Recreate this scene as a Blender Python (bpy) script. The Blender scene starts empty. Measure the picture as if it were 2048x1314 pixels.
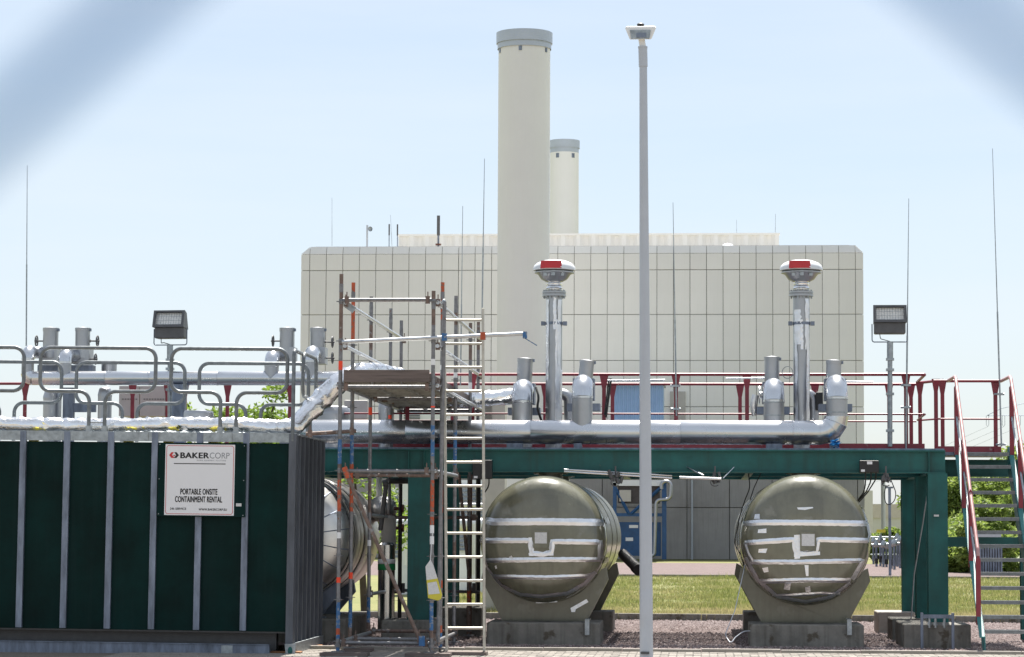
import bpy, math, random
from mathutils import Vector, Matrix
random.seed(7)
R = math.radians
C = bpy.context.scene.collection
sc = bpy.context.scene

# ------------------------------------------------------------------ camera
F = 5200.0                                   # focal length in pixels of a 2048 px wide picture
CAM = Vector((0, 0, 1.55))
ROT = Matrix.Rotation(R(4.17), 3, 'Z') @ Matrix.Rotation(R(90 + 4.38), 3, 'X') @ Matrix.Rotation(R(0.27), 3, 'Z')
cd = bpy.data.cameras.new('camera'); cam = bpy.data.objects.new('camera', cd); C.objects.link(cam)
cam.location = CAM; cam.rotation_euler = ROT.to_euler()
cd.sensor_width = 36; cd.lens = 36 * F / 2048; cd.clip_start = 0.02; cd.clip_end = 4000
cd.dof.use_dof = True; cd.dof.focus_distance = 38; cd.dof.aperture_fstop = 17
sc.camera = cam

# ------------------------------------------------------------------ sky, sun, exposure
ELEV = 62
w = bpy.data.worlds.new('World'); sc.world = w; w.use_nodes = True
nt = w.node_tree; nt.nodes.clear()
out = nt.nodes.new('ShaderNodeOutputWorld'); bg = nt.nodes.new('ShaderNodeBackground')
sky = nt.nodes.new('ShaderNodeTexSky'); sky.sky_type = 'NISHITA'; sky.sun_disc = False
sky.sun_elevation = R(ELEV); sky.sun_rotation = R(4.4)
sky.air_density = 1.0; sky.dust_density = 1.0; sky.ozone_density = 3.0
bg.inputs['Strength'].default_value = 0.056
# thin high cirrus over the whole dome
tc = nt.nodes.new('ShaderNodeTexCoord'); mp = nt.nodes.new('ShaderNodeMapping'); mp.inputs['Scale'].default_value = (1.2, 1.2, 9)
nz = nt.nodes.new('ShaderNodeTexNoise'); nz.inputs['Scale'].default_value = 2.2; nz.inputs['Detail'].default_value = 7; nz.inputs['Roughness'].default_value = .55
cr = nt.nodes.new('ShaderNodeValToRGB'); cr.color_ramp.elements[0].position = .3; cr.color_ramp.elements[1].position = .75
cr.color_ramp.elements[0].color = (.45, .45, .45, 1); cr.color_ramp.elements[1].color = (.75, .75, .75, 1)
mx = nt.nodes.new('ShaderNodeMixRGB'); mx.inputs[2].default_value = (6.6, 7.1, 7.6, 1)
L = nt.links.new
L(tc.outputs['Generated'], mp.inputs[0]); L(mp.outputs[0], nz.inputs['Vector']); L(nz.outputs['Fac'], cr.inputs[0])
L(cr.outputs[0], mx.inputs[0]); L(sky.outputs[0], mx.inputs[1]); L(mx.outputs[0], bg.inputs['Color']); L(bg.outputs[0], out.inputs[0])

sd = bpy.data.lights.new('sun', 'SUN'); sun = bpy.data.objects.new('sun', sd); C.objects.link(sun)
sd.energy = 5.0; sd.angle = R(.53); sd.color = (1, .955, .88)
SUN = Vector((.036, math.cos(R(ELEV)), math.sin(R(ELEV))))
sun.rotation_euler = (-SUN).to_track_quat('-Z', 'Y').to_euler(); sun.location = (0, 40, 60)
sc.view_settings.view_transform = 'Standard'; sc.view_settings.look = 'None'
sc.view_settings.gamma = 1; sc.view_settings.exposure = 1.27
sc.render.resolution_x = 1024; sc.render.resolution_y = 657

# ------------------------------------------------------------------ helpers
def P(px, py, Y):
    d = ROT @ Vector(((px - 1024) / F, (657 - py) / F, -1)); return CAM + d * (Y / d.y)
def G(px, py):
    d = ROT @ Vector(((px - 1024) / F, (657 - py) / F, -1)); return CAM + d * (-CAM.z / d.z)
def S(Y): return Y / F                      # metres per photo pixel at depth Y

class MB:
    def __init__(s): s.v = []; s.f = []; s.m = []; s.s = []
    def add(s, vs, fs, mi=0, sm=False):
        o = len(s.v); s.v += [Vector(a) for a in vs]
        for f in fs: s.f.append(tuple(i + o for i in f)); s.m.append(mi); s.s.append(sm)
        return s
    def bx(s, x0, x1, y0, y1, z0, z1, mi=0):
        vs = [(x, y, z) for x in (x0, x1) for y in (y0, y1) for z in (z0, z1)]
        return s.add(vs, [(0, 1, 3, 2), (4, 6, 7, 5), (0, 4, 5, 1), (2, 3, 7, 6), (0, 2, 6, 4), (1, 5, 7, 3)], mi)
    def box(s, c, sz, M=None, mi=0):
        c = Vector(c); a, b, d = (Vector(sz) / 2)
        vs = [Vector((x, y, z)) for x in (-a, a) for y in (-b, b) for z in (-d, d)]
        if M: vs = [M @ v for v in vs]
        return s.add([v + c for v in vs], [(0, 1, 3, 2), (4, 6, 7, 5), (0, 4, 5, 1), (2, 3, 7, 6), (0, 2, 6, 4), (1, 5, 7, 3)], mi)
    def tube(s, pts, r, n=10, mi=0, closed=False, caps=True, sm=True):
        pts = [Vector(p) for p in pts]; k = len(pts)
        rs = r if isinstance(r, (list, tuple)) else [r] * k
        T = []
        for i in range(k):
            a = pts[(i - 1) % k] if (closed or i > 0) else pts[i]; b = pts[(i + 1) % k] if (closed or i < k - 1) else pts[i]
            t = (b - a); T.append(t.normalized() if t.length > 1e-9 else Vector((0, 0, 1)))
        up = Vector((0, 0, 1)) if abs(T[0].z) < .9 else Vector((1, 0, 0))
        N = T[0].cross(up).normalized(); rings = []
        for i in range(k):
            N = (N - T[i] * N.dot(T[i])); N = N.normalized() if N.length > 1e-6 else T[i].orthogonal().normalized()
            B = T[i].cross(N)
            rings.append([pts[i] + (N * math.cos(2 * math.pi * j / n) + B * math.sin(2 * math.pi * j / n)) * rs[i] for j in range(n)])
        vs = [p for rg in rings for p in rg]; fs = []
        for i in range(k if closed else k - 1):
            a = i * n; b = ((i + 1) % k) * n
            for j in range(n): fs.append((a + j, a + (j + 1) % n, b + (j + 1) % n, b + j))
        s.add(vs, fs, mi, sm)
        if caps and not closed:
            s.add(rings[0], [tuple(range(n))[::-1]], mi); s.add(rings[-1], [tuple(range(n))], mi)
        return s
    def cyl(s, a, b, r, r2=None, n=16, mi=0, caps=True): return s.tube([a, b], [r, r if r2 is None else r2], n, mi, caps=caps)
    def lathe(s, prof, o=(0, 0, 0), ax=(0, 0, 1), n=32, mi=0, sm=True):
        ax = Vector(ax).normalized(); o = Vector(o); u = ax.orthogonal().normalized(); w_ = ax.cross(u)
        vs = [o + ax * h + (u * math.cos(2 * math.pi * j / n) + w_ * math.sin(2 * math.pi * j / n)) * r for r, h in prof for j in range(n)]
        fs = [(i * n + j, i * n + (j + 1) % n, (i + 1) * n + (j + 1) % n, (i + 1) * n + j) for i in range(len(prof) - 1) for j in range(n)]
        return s.add(vs, fs, mi, sm)
    def extr(s, poly, d, mi=0):            # planar polygon (3D) extruded by vector d
        p = [Vector(a) for a in poly]; d = Vector(d); n = len(p)
        fs = [tuple(range(n)), tuple(range(2 * n - 1, n - 1, -1))] + [(i, i + n, (i + 1) % n + n, (i + 1) % n) for i in range(n)]
        return s.add(p + [a + d for a in p], fs, mi)
    def ibeam(s, a, b, h, wd, tf=.018, tw=.012, up=(0, 0, 1), mi=0):
        a = Vector(a); b = Vector(b); t = (b - a).normalized(); up = Vector(up); sd_ = t.cross(up).normalized()
        pr = [(-wd/2, h/2), (wd/2, h/2), (wd/2, h/2-tf), (tw/2, h/2-tf), (tw/2, -h/2+tf), (wd/2, -h/2+tf), (wd/2, -h/2), (-wd/2, -h/2), (-wd/2, -h/2+tf), (-tw/2, -h/2+tf), (-tw/2, h/2-tf), (-wd/2, h/2-tf)]
        return s.extr([a + sd_ * x + up * y for x, y in pr], b - a, mi)
    def mesh(s, name, mats, base=Vector()):
        me = bpy.data.meshes.new(name); me.from_pydata([v - base for v in s.v], [], s.f)
        for m_ in mats: me.materials.append(m_)
        me.polygons.foreach_set('material_index', s.m); me.polygons.foreach_set('use_smooth', s.s)
        if any(s.s): me.set_sharp_from_angle(angle=R(40))
        me.update(); return me

BASE = {}
def build(mb, name, mats, parent=None, label=None):
    if not isinstance(mats, (list, tuple)): mats = [mats]
    b = BASE.get(parent, Vector()) if parent else Vector()
    o = bpy.data.objects.new(name, mb.mesh(name, mats, b)); C.objects.link(o)
    if parent: o.parent = parent
    BASE[o] = b
    if label: o['label'] = label
    return o
def thing(name, label, cat, loc, group=None):
    o = bpy.data.objects.new(name, None); C.objects.link(o); o.location = loc; o.empty_display_size = .2
    o['label'] = label; o['category'] = cat
    if group: o['group'] = group
    BASE[o] = Vector(loc); return o
def solo(mb, name, mats, label, cat, group=None):
    c = sum(mb.v, Vector()) / len(mb.v); c.z = min(v.z for v in mb.v)
    if not isinstance(mats, (list, tuple)): mats = [mats]
    o = bpy.data.objects.new(name, mb.mesh(name, mats, c)); C.objects.link(o); o.location = c; BASE[o] = c
    o['label'] = label; o['category'] = cat
    if group: o['group'] = group
    return o
def struct(mb, name, mats, kind='structure', label=None):
    o = build(mb, name, mats); o['kind'] = kind
    if label: o['label'] = label
    return o
def inst(me, name, loc, parent, M=None):          # one more piece that shares mesh data
    o = bpy.data.objects.new(name, me); C.objects.link(o); o.location = Vector(loc) - BASE.get(parent, Vector())
    if M is not None: o.rotation_euler = M
    o.parent = parent; BASE[o] = Vector(loc); return o
def copy_tree(o, loc, label, par=None):
    c = o.copy(); C.objects.link(c)
    if par is None:
        c.location = loc; c['label'] = label; BASE[c] = Vector(loc)
    else: c.parent = par
    for ch in list(o.children): copy_tree(ch, None, None, c)
    return c
def fillet(pts, rad, seg=6):
    pts = [Vector(p) for p in pts]; o = [pts[0]]
    rr = rad if isinstance(rad, (list, tuple)) else [rad] * len(pts)
    for i in range(1, len(pts) - 1):
        a, b, c = pts[i-1], pts[i], pts[i+1]; u = (a - b); v = (c - b); lu, lv = u.length, v.length; u.normalize(); v.normalize()
        ang = u.angle(v); d = min(rr[i] / math.tan(ang / 2) if ang > .01 else 0, lu * .49, lv * .49)
        p0 = b + u * d; p1 = b + v * d
        for k in range(seg + 1):
            t = k / seg; o.append((1-t)**2 * p0 + 2*t*(1-t) * (b*.72 + (p0+p1)*.14) + t*t * p1)
    o.append(pts[-1]); return o
def bevel(o, wd=.01, seg=2):
    m = o.modifiers.new('bevel', 'BEVEL'); m.width = wd; m.segments = seg; m.limit_method = 'ANGLE'; return o

# ------------------------------------------------------------------ materials
def mat(name, col, rough=.5, metal=0, var=.15, scale=3, bump=0, bscale=60, col2=None, spots=None, coat=0, stretch=None, rvar=.1, spec=None, orand=0, streak=None):
    m = bpy.data.materials.new(name); m.use_nodes = True; n = m.node_tree.nodes; l = m.node_tree.links.new
    b = n['Principled BSDF']; b.inputs['Metallic'].default_value = metal; b.inputs['Roughness'].default_value = rough
    if spec is not None: b.inputs['Specular IOR Level'].default_value = spec
    if coat: b.inputs['Coat Weight'].default_value = coat; b.inputs['Coat Roughness'].default_value = .12
    t = n.new('ShaderNodeTexCoord'); mpn = n.new('ShaderNodeMapping'); l(t.outputs['Object'], mpn.inputs[0])
    if stretch: mpn.inputs['Scale'].default_value = stretch
    z = n.new('ShaderNodeTexNoise'); z.inputs['Scale'].default_value = scale; z.inputs['Detail'].default_value = 8; z.inputs['Roughness'].default_value = .62
    l(mpn.outputs[0], z.inputs['Vector'])
    r = n.new('ShaderNodeValToRGB'); r.color_ramp.elements[0].position = .3; r.color_ramp.elements[1].position = .7
    c2 = col2 if col2 else tuple(min(1, c * (1 + var)) for c in col); c1 = col if col2 else tuple(c * (1 - var) for c in col)
    r.color_ramp.elements[0].color = (*c1, 1); r.color_ramp.elements[1].color = (*c2, 1); l(z.outputs['Fac'], r.inputs[0])
    cout = r.outputs[0]
    if spots:                                # (colour, noise scale, threshold)
        z2 = n.new('ShaderNodeTexNoise'); z2.inputs['Scale'].default_value = spots[1]; z2.inputs['Detail'].default_value = 6; l(t.outputs['Object'], z2.inputs['Vector'])
        r2 = n.new('ShaderNodeValToRGB'); r2.color_ramp.elements[0].position = spots[2]; r2.color_ramp.elements[1].position = spots[2] + .06; l(z2.outputs['Fac'], r2.inputs[0])
        q = n.new('ShaderNodeMixRGB'); q.inputs[2].default_value = (*spots[0], 1); l(r2.outputs[0], q.inputs[0]); l(cout, q.inputs[1]); cout = q.outputs[0]
    if streak:                               # vertical rain streaks: (colour, amount)
        m3 = n.new('ShaderNodeMapping'); m3.inputs['Scale'].default_value = (7, 7, .35); l(t.outputs['Object'], m3.inputs[0])
        z3 = n.new('ShaderNodeTexNoise'); z3.inputs['Scale'].default_value = 1.6; z3.inputs['Detail'].default_value = 6; l(m3.outputs[0], z3.inputs['Vector'])
        r3 = n.new('ShaderNodeValToRGB'); r3.color_ramp.elements[0].position = .5; r3.color_ramp.elements[1].position = .78; r3.color_ramp.elements[1].color = (streak[1],) * 3 + (1,); l(z3.outputs['Fac'], r3.inputs[0])
        q3 = n.new('ShaderNodeMixRGB'); q3.inputs[2].default_value = (*streak[0], 1); l(r3.outputs[0], q3.inputs[0]); l(cout, q3.inputs[1]); cout = q3.outputs[0]
    if orand:                                # small tone differences from piece to piece
        oi = n.new('ShaderNodeObjectInfo'); mr2 = n.new('ShaderNodeMapRange'); mr2.inputs['To Min'].default_value = 1 - orand; mr2.inputs['To Max'].default_value = 1 + orand; l(oi.outputs['Random'], mr2.inputs[0])
        q4 = n.new('ShaderNodeMixRGB'); q4.blend_type = 'MULTIPLY'; q4.inputs[0].default_value = 1; l(cout, q4.inputs[1]); l(mr2.outputs[0], q4.inputs[2]); cout = q4.outputs[0]
    l(cout, b.inputs['Base Color'])
    mr = n.new('ShaderNodeMapRange'); mr.inputs['To Min'].default_value = max(.02, rough - rvar); mr.inputs['To Max'].default_value = min(1, rough + rvar)
    l(z.outputs['Fac'], mr.inputs[0]); l(mr.outputs[0], b.inputs['Roughness'])
    if bump:
        zb = n.new('ShaderNodeTexNoise'); zb.inputs['Scale'].default_value = bscale; zb.inputs['Detail'].default_value = 5; l(mpn.outputs[0], zb.inputs['Vector'])
        bp = n.new('ShaderNodeBump'); bp.inputs['Strength'].default_value = bump; bp.inputs['Distance'].default_value = .02
        l(zb.outputs['Fac'], bp.inputs['Height']); l(bp.outputs[0], b.inputs['Normal'])
    return m
M = {}
M['galv'] = mat('galvanised steel', (.33, .36, .38), .42, .75, .3, 14, .05, 90)
M['railgalv'] = mat('dull galvanised tube', (.17, .185, .195), .45, .5, .3, 14, .05, 90)
M['fencewire'] = mat('blue green coated fence wire', (.006, .18, .46), .6, 0, .15, 30, spec=.1)
M['endsteel'] = mat('dark blue grey steel', (.1, .11, .13), .5, .4, .35, 7, .05, 50, stretch=(1, 1, .2))
M['cladding'] = mat('brushed metal cladding', (.78, .77, .75), .4, 1, .06, 3, .05, 5)
M['cladding2'] = mat('warm metal cladding', (.72, .68, .63), .36, 1, .08, 3, .05, 5)
M['galv_dull'] = mat('weathered galvanised steel', (.18, .21, .27), .5, .55, .45, 9, .06, 60, stretch=(1, 1, .25))  # blue tint in the base colour imitates sky reflected in the ribs
M['alu'] = mat('aluminium cladding', (.62, .63, .65), .27, 1, .05, 2, .025, 3, rvar=.05)
M['alu_dull'] = mat('dull aluminium jacket', (.4, .41, .43), .42, 1, .08, 4, .03, 6)
M['steel'] = mat('stainless steel', (.55, .54, .53), .22, 1, .08, 3, .02, 4)
M['foil'] = mat('crumpled aluminium foil', (.86, .86, .87), .2, 1, .05, 5, .45, 20, rvar=.06)
M['tape'] = mat('aluminium tape', (.8, .81, .84), .34, 1, .1, 9, .4, 45)
M['tape_old'] = mat('dull aluminium tape', (.66, .66, .66), .36, .9, .12, 9, .3, 30)
M['green'] = mat('dark green painted sheet', (.0014, .0165, .015), .5, 0, .5, 1.3, .05, 3, spec=.1, streak=((.008, .022, .022), .5), orand=.15)
M['beam'] = mat('green steel paint', (.012, .1, .094), .42, 0, .3, 2.5, .04, 30, spots=((.05, .1, .085), 11, .7), streak=((.02, .05, .04), .5), spec=.35)
M['beam2'] = mat('green stair paint', (.03, .17, .17), .42, 0, .2, 3, .03, 30)
M['red'] = mat('wine red paint', (.21, .02, .035), .38, 0, .22, 5, .03, 30, spots=((.3, .16, .15), 9, .68))
M['redrail'] = mat('worn red handrail', (.45, .25, .24), .36, .25, .2, 8)
M['orange'] = mat('orange scaffold paint', (.42, .075, .025), .55, 0, .25, 22, .05, 60, spots=((.17, .13, .11), 24, .54))
M['blue'] = mat('blue scaffold paint', (.03, .12, .29), .5, 0, .25, 20, .05, 60, spots=((.22, .25, .29), 26, .54))
M['tubegrey'] = mat('scaffold tube', (.2, .2, .21), .45, .6, .3, 18, .06, 60, spots=((.2, .1, .06), 20, .66))
M['tuberust'] = mat('rusty scaffold tube', (.17, .12, .1), .6, .3, .35, 16, .08, 60, spots=((.26, .25, .25), 14, .6))
M['tubelight'] = mat('zinc scaffold tube', (.5, .52, .55), .35, .8, .2, 16)
M['stick'] = mat('fluorescent sticker', (.85, .06, .015), .5)
M['white'] = mat('white paint', (.75, .76, .77), .45, 0, .04, 2)
M['ladder'] = mat('ladder aluminium', (.47, .45, .4), .45, .5, .2, 10, .05, 60, spots=((.42, .33, .12), 5, .68))
M['wood'] = mat('grey timber', (.14, .11, .1), .8, 0, .4, 6, .3, 30, stretch=(.3, 4, 6))
M['sleeper'] = mat('brown timber sleeper', (.22, .1, .04), .8, 0, .35, 8, .3, 30)
M['deck'] = mat('steel deck', (.3, .3, .28), .5, .5, .35, 8, .08, 40, spots=((.17, .1, .06), 7, .6))
M['conc'] = mat('weathered concrete', (.2, .19, .17), .9, 0, .3, 4, .3, 40, spots=((.1, .085, .065), 5, .6), streak=((.07, .065, .05), .7))
M['conc2'] = mat('pale concrete', (.33, .3, .27), .9, 0, .2, 4, .25, 40)
M['tank'] = mat('olive tank paint', (.145, .142, .1), .24, 0, .28, 2.2, .05, 7, coat=.7, spots=((.18, .175, .135), 3.5, .6), streak=((.07, .065, .05), .55))
M['cream'] = mat('cream cladding', (.77, .76, .735), .5, 0, .03, .5, .04, 1.5, orand=.03, streak=((.66, .65, .62), .2))
M['cream2'] = mat('cream chimney coating', (.77, .765, .75), .55, 0, .03, .4, .02, 2, streak=((.67, .66, .64), .14))
M['plinth'] = mat('grey concrete wall panel', (.32, .305, .3), .85, 0, .12, .9, .05, 8, orand=.06, streak=((.2, .19, .18), .5))
M['cap'] = mat('chimney cap metal', (.46, .5, .56), .45, .5, .08, 1.2)
M['joint'] = mat('dark joint', (.2, .195, .18), .9)
M['pole'] = mat('grey lamp post paint', (.45, .48, .53), .45, .1, .05, 3, 0, 20, streak=((.34, .36, .39), .3))
M['dark'] = mat('dark grey housing', (.095, .095, .1), .45, .2, .2, 8)
M['black'] = mat('black plastic', (.012, .012, .014), .4)
M['rubber'] = mat('black cable', (.01, .01, .01), .5)
M['glassy'] = mat('lamp glass', (.5, .5, .48), .12, .3, .1, 30)
M['reflector'] = mat('lamp reflector', (.8, .79, .76), .5, .3, .2, 50)
M['bluesheet'] = mat('light blue sheet', (.32, .48, .72), .45, 0, .08, 2)
M['blueframe'] = mat('blue steel', (.015, .075, .2), .45, 0, .2, 4)
M['signwhite'] = mat('white sign board', (.74, .74, .76), .4, 0, .02, 3)
M['ink'] = mat('black print', (.01, .01, .012), .5)
M['inkgrey'] = mat('grey print', (.22, .23, .25), .5)
M['inkred'] = mat('red print', (.5, .03, .035), .5)
M['yellow'] = mat('yellow plastic', (.6, .52, .05), .5, 0, .1, 6)
M['paper'] = mat('printed tag', (.6, .6, .6), .6, 0, .12, 40)
M['beige'] = mat('beige cabinet', (.45, .43, .4), .5, 0, .08, 3)
M['rust'] = mat('rust brown pipe', (.13, .05, .035), .6, .2, .3, 9)
M['bark'] = mat('bark', (.09, .065, .045), .9, 0, .3, 6, .4, 20)
M['greenband'] = mat('green band', (.01, .2, .06), .5)
M['whitepipe'] = mat('white pipe paint', (.68, .7, .72), .4, .1, .05, 4)
M['bluefilm'] = mat('blue foil wrap', (.05, .35, .8), .25, .5, .4, 30, .6, 40)
M['glass'] = mat('window glass', (.08, .1, .12), .1)
M['farwall'] = mat('pale green far wall', (.5, .52, .5), .7, 0, .06, 1)
M['hopper'] = mat('brown hopper steel', (.07, .06, .06), .5, .3, .25, 3)

def leafmat(name, a, b):
    m = bpy.data.materials.new(name); m.use_nodes = True; n = m.node_tree.nodes; l = m.node_tree.links.new
    bs = n['Principled BSDF']; bs.inputs['Roughness'].default_value = .55
    g = n.new('ShaderNodeNewGeometry'); r = n.new('ShaderNodeValToRGB'); r.color_ramp.elements[0].color = (*a, 1); r.color_ramp.elements[1].color = (*b, 1)
    l(g.outputs['Random Per Island'], r.inputs[0]); l(r.outputs[0], bs.inputs['Base Color'])
    tr = n.new('ShaderNodeBsdfTranslucent'); l(r.outputs[0], tr.inputs['Color']); ms = n.new('ShaderNodeMixShader'); ms.inputs[0].default_value = .52
    l(bs.outputs[0], ms.inputs[1]); l(tr.outputs[0], ms.inputs[2]); l(ms.outputs[0], n['Material Output'].inputs[0]); return m
M['leaf'] = leafmat('fresh leaves', (.1, .17, .025), (.26, .36, .06))
M['leaf2'] = leafmat('hedge leaves', (.11, .18, .03), (.3, .38, .09))
M['blade'] = leafmat('grass blades', (.1, .145, .025), (.27, .27, .1))
_n = M['blade'].node_tree; _nn = _n.nodes; _r = [x for x in _nn if x.type == 'VALTORGB'][0]           # dry straw patches, driest along the gravel edge
_t = _nn.new('ShaderNodeTexCoord'); _z = _nn.new('ShaderNodeTexNoise'); _z.inputs['Scale'].default_value = .5; _z.inputs['Detail'].default_value = 5; _n.links.new(_t.outputs['Object'], _z.inputs['Vector'])
_x = _nn.new('ShaderNodeSeparateXYZ'); _n.links.new(_t.outputs['Object'], _x.inputs[0]); _m = _nn.new('ShaderNodeMapRange'); _m.inputs['From Min'].default_value = 53; _m.inputs['From Max'].default_value = 45; _m.inputs['To Max'].default_value = .3; _n.links.new(_x.outputs['Y'], _m.inputs[0])
_a = _nn.new('ShaderNodeMath'); _n.links.new(_z.outputs['Fac'], _a.inputs[0]); _n.links.new(_m.outputs[0], _a.inputs[1]); _c = _nn.new('ShaderNodeValToRGB'); _c.color_ramp.elements[0].position = .45; _c.color_ramp.elements[1].position = .75; _n.links.new(_a.outputs[0], _c.inputs[0])
_q = _nn.new('ShaderNodeMixRGB'); _q.inputs[2].default_value = (.36, .31, .16, 1); _n.links.new(_c.outputs[0], _q.inputs[0]); _n.links.new(_r.outputs[0], _q.inputs[1])
for _l in list(_r.outputs[0].links):
    if _l.to_node != _q: _d = _l.to_socket; _n.links.remove(_l); _n.links.new(_q.outputs[0], _d)

# ground materials
def groundmat(name, a, b, c, s1, s2, bump, rough=.95):
    m = bpy.data.materials.new(name); m.use_nodes = True; n = m.node_tree.nodes; l = m.node_tree.links.new; bs = n['Principled BSDF']; bs.inputs['Roughness'].default_value = rough
    t = n.new('ShaderNodeTexCoord'); z1 = n.new('ShaderNodeTexNoise'); z1.inputs['Scale'].default_value = s1; z1.inputs['Detail'].default_value = 6; l(t.outputs['Object'], z1.inputs['Vector'])
    z2 = n.new('ShaderNodeTexNoise'); z2.inputs['Scale'].default_value = s2; z2.inputs['Detail'].default_value = 6; z2.inputs['Roughness'].default_value = .8; l(t.outputs['Object'], z2.inputs['Vector'])
    r1 = n.new('ShaderNodeValToRGB'); r1.color_ramp.elements[0].position = .35; r1.color_ramp.elements[1].position = .65; r1.color_ramp.elements[0].color = (*a, 1); r1.color_ramp.elements[1].color = (*b, 1); l(z1.outputs['Fac'], r1.inputs[0])
    r2 = n.new('ShaderNodeValToRGB'); r2.color_ramp.elements[0].position = .35; r2.color_ramp.elements[1].position = .7; l(z2.outputs['Fac'], r2.inputs[0])
    q = n.new('ShaderNodeMixRGB'); q.inputs[2].default_value = (*c, 1); l(r2.outputs[0], q.inputs[0]); l(r1.outputs[0], q.inputs[1]); l(q.outputs[0], bs.inputs['Base Color'])
    bp = n.new('ShaderNodeBump'); bp.inputs['Strength'].default_value = bump; bp.inputs['Distance'].default_value = .03; l(z2.outputs['Fac'], bp.inputs['Height']); l(bp.outputs[0], bs.inputs['Normal']); return m
M['lawn'] = groundmat('lawn', (.11, .125, .03), (.2, .185, .07), (.15, .155, .05), .35, 14, .6)
M['gravel'] = groundmat('reddish gravel', (.16, .115, .11), (.21, .155, .145), (.08, .06, .06), 1.2, 45, .9)
M['sand'] = groundmat('jointing sand', (.2, .17, .14), (.26, .23, .19), (.12, .1, .08), 2, 60, .3)
M['paver'] = groundmat('concrete paver', (.26, .24, .21), (.33, .3, .27), (.22, .2, .18), 3, 40, .2)
M['earth'] = groundmat('field', (.14, .16, .06), (.24, .22, .1), (.18, .17, .08), .05, 3, .4)
M['stone'] = leafmat('gravel stones', (.13, .085, .08), (.36, .3, .29))
for nm_ in ('stone',):
    nn = M[nm_].node_tree; nn.nodes['Mix Shader'].inputs[0].default_value = 0; nn.nodes['Principled BSDF'].inputs['Roughness'].default_value = .9

# ================================================================== THE SETTING
g = MB(); g.add([(-900, -300, -.03), (900, -300, -.03), (900, 2500, -.03), (-900, 2500, -.03)], [(0, 1, 2, 3)]); struct(g, 'ground', M['earth'])
g = MB(); g.add([(-60, -40, -.012), (60, -40, -.012), (60, 33.05, -.012), (-60, 33.05, -.012)], [(0, 1, 2, 3)]); pave = struct(g, 'pavement', M['sand'])
# concrete pavers: those nearest the camera in view are single pieces, the rest one mass
pm = MB(); a, b, h = .097, .047, .012
pm.add([(-a, -b, -.02), (a, -b, -.02), (a, b, -.02), (-a, b, -.02), (-a + .006, -b + .006, h - .012), (a - .006, -b + .006, h - .012), (a - .006, b - .006, h - .012), (-a + .006, b - .006, h - .012)],
       [(4, 5, 6, 7), (0, 1, 5, 4), (1, 2, 6, 5), (2, 3, 7, 6), (3, 0, 4, 7)])
pme = pm.mesh('paver', [M['paver']]); rest = MB(); cnt = 0
rows = [31.15 + .1 * i for i in range(19)] + [29.4 + .1 * i for i in range(17)]
for i, y in enumerate(rows):
    x = -7.0 + (.1 if i % 2 else 0)
    while x < 5.4:
        jz = random.uniform(-.003, .003)
        if cnt < 300 and i < 9 and x > -4.5 and x < 4.0:
            inst(pme, 'paver', (x, y, jz), pave, (random.uniform(-.012, .012), random.uniform(-.012, .012), random.uniform(-.01, .01))); cnt += 1
        else: rest.add([v + Vector((x, y, jz)) for v in pm.v], pm.f)
        x += .2
o = build(rest, 'paver_field', M['paver'], pave); o['kind'] = 'stuff'

def kerb_line(name, label, x0, x1, y, top, m, wd=.08, ln=1.0):
    t = thing(name, label, 'kerb', ((x0 + x1) / 2, y, 0)); x = x0
    while x < x1 - .01:
        k = MB(); k.bx(x + .004, x + ln - .004, y + random.uniform(-.006, .006), y + wd, -.1, top + random.uniform(-.006, .006)); bevel(build(k, 'kerb_stone', m, t), .008); x += ln
    return t
kerb_line('kerb', 'low concrete edging between the paving and the reddish gravel', -8, 7, 33.1, .035, M['conc2'])
kerb_line('kerb', 'dark concrete edging between the gravel bed and the lawn', -8, 11, 44.3, .11, M['conc'], .12)
kerb_line('kerb', 'thin far edging between the lawn and the pale gravel by the building', -10, 16, 83.5, .08, M['conc'], .15, 2)

g = MB(); g.add([(-40, 33.1, -.004), (40, 33.1, -.004), (40, 44.35, -.004), (-40, 44.35, -.004)], [(0, 1, 2, 3)]); struct(g, 'gravel_bed', M['gravel'])
g = MB()
for i in range(42000):
    y = 33.22 + 11 * random.random() ** 1.25; hx = y / 32
    x = random.uniform(-4.6 * hx, 4.4 * hx); s_ = random.uniform(.008, .021)
    c = Vector((x, y, random.uniform(.0, .012))); q = [c + Vector((random.uniform(.6, 1.2) * s_ * dx, random.uniform(.6, 1.2) * s_ * dy, random.uniform(.5, .9) * s_ * dz)) for dx, dy, dz in ((1, 0, 0), (0, 1, 0), (-1, 0, 0), (0, -1, 0), (0, 0, 1), (0, 0, -1))]
    g.add(q, [(0, 1, 4), (1, 2, 4), (2, 3, 4), (3, 0, 4)])
struct(g, 'gravel_stones', M['stone'], 'stuff', 'reddish brown gravel stones round the tank footings')
g = MB(); g.add([(-60, 44.4, -.002), (60, 44.4, -.002), (60, 83.6, -.002), (-60, 83.6, -.002)], [(0, 1, 2, 3)]); struct(g, 'lawn', M['lawn'])
g = MB()
from mathutils import noise as mnoise
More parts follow.
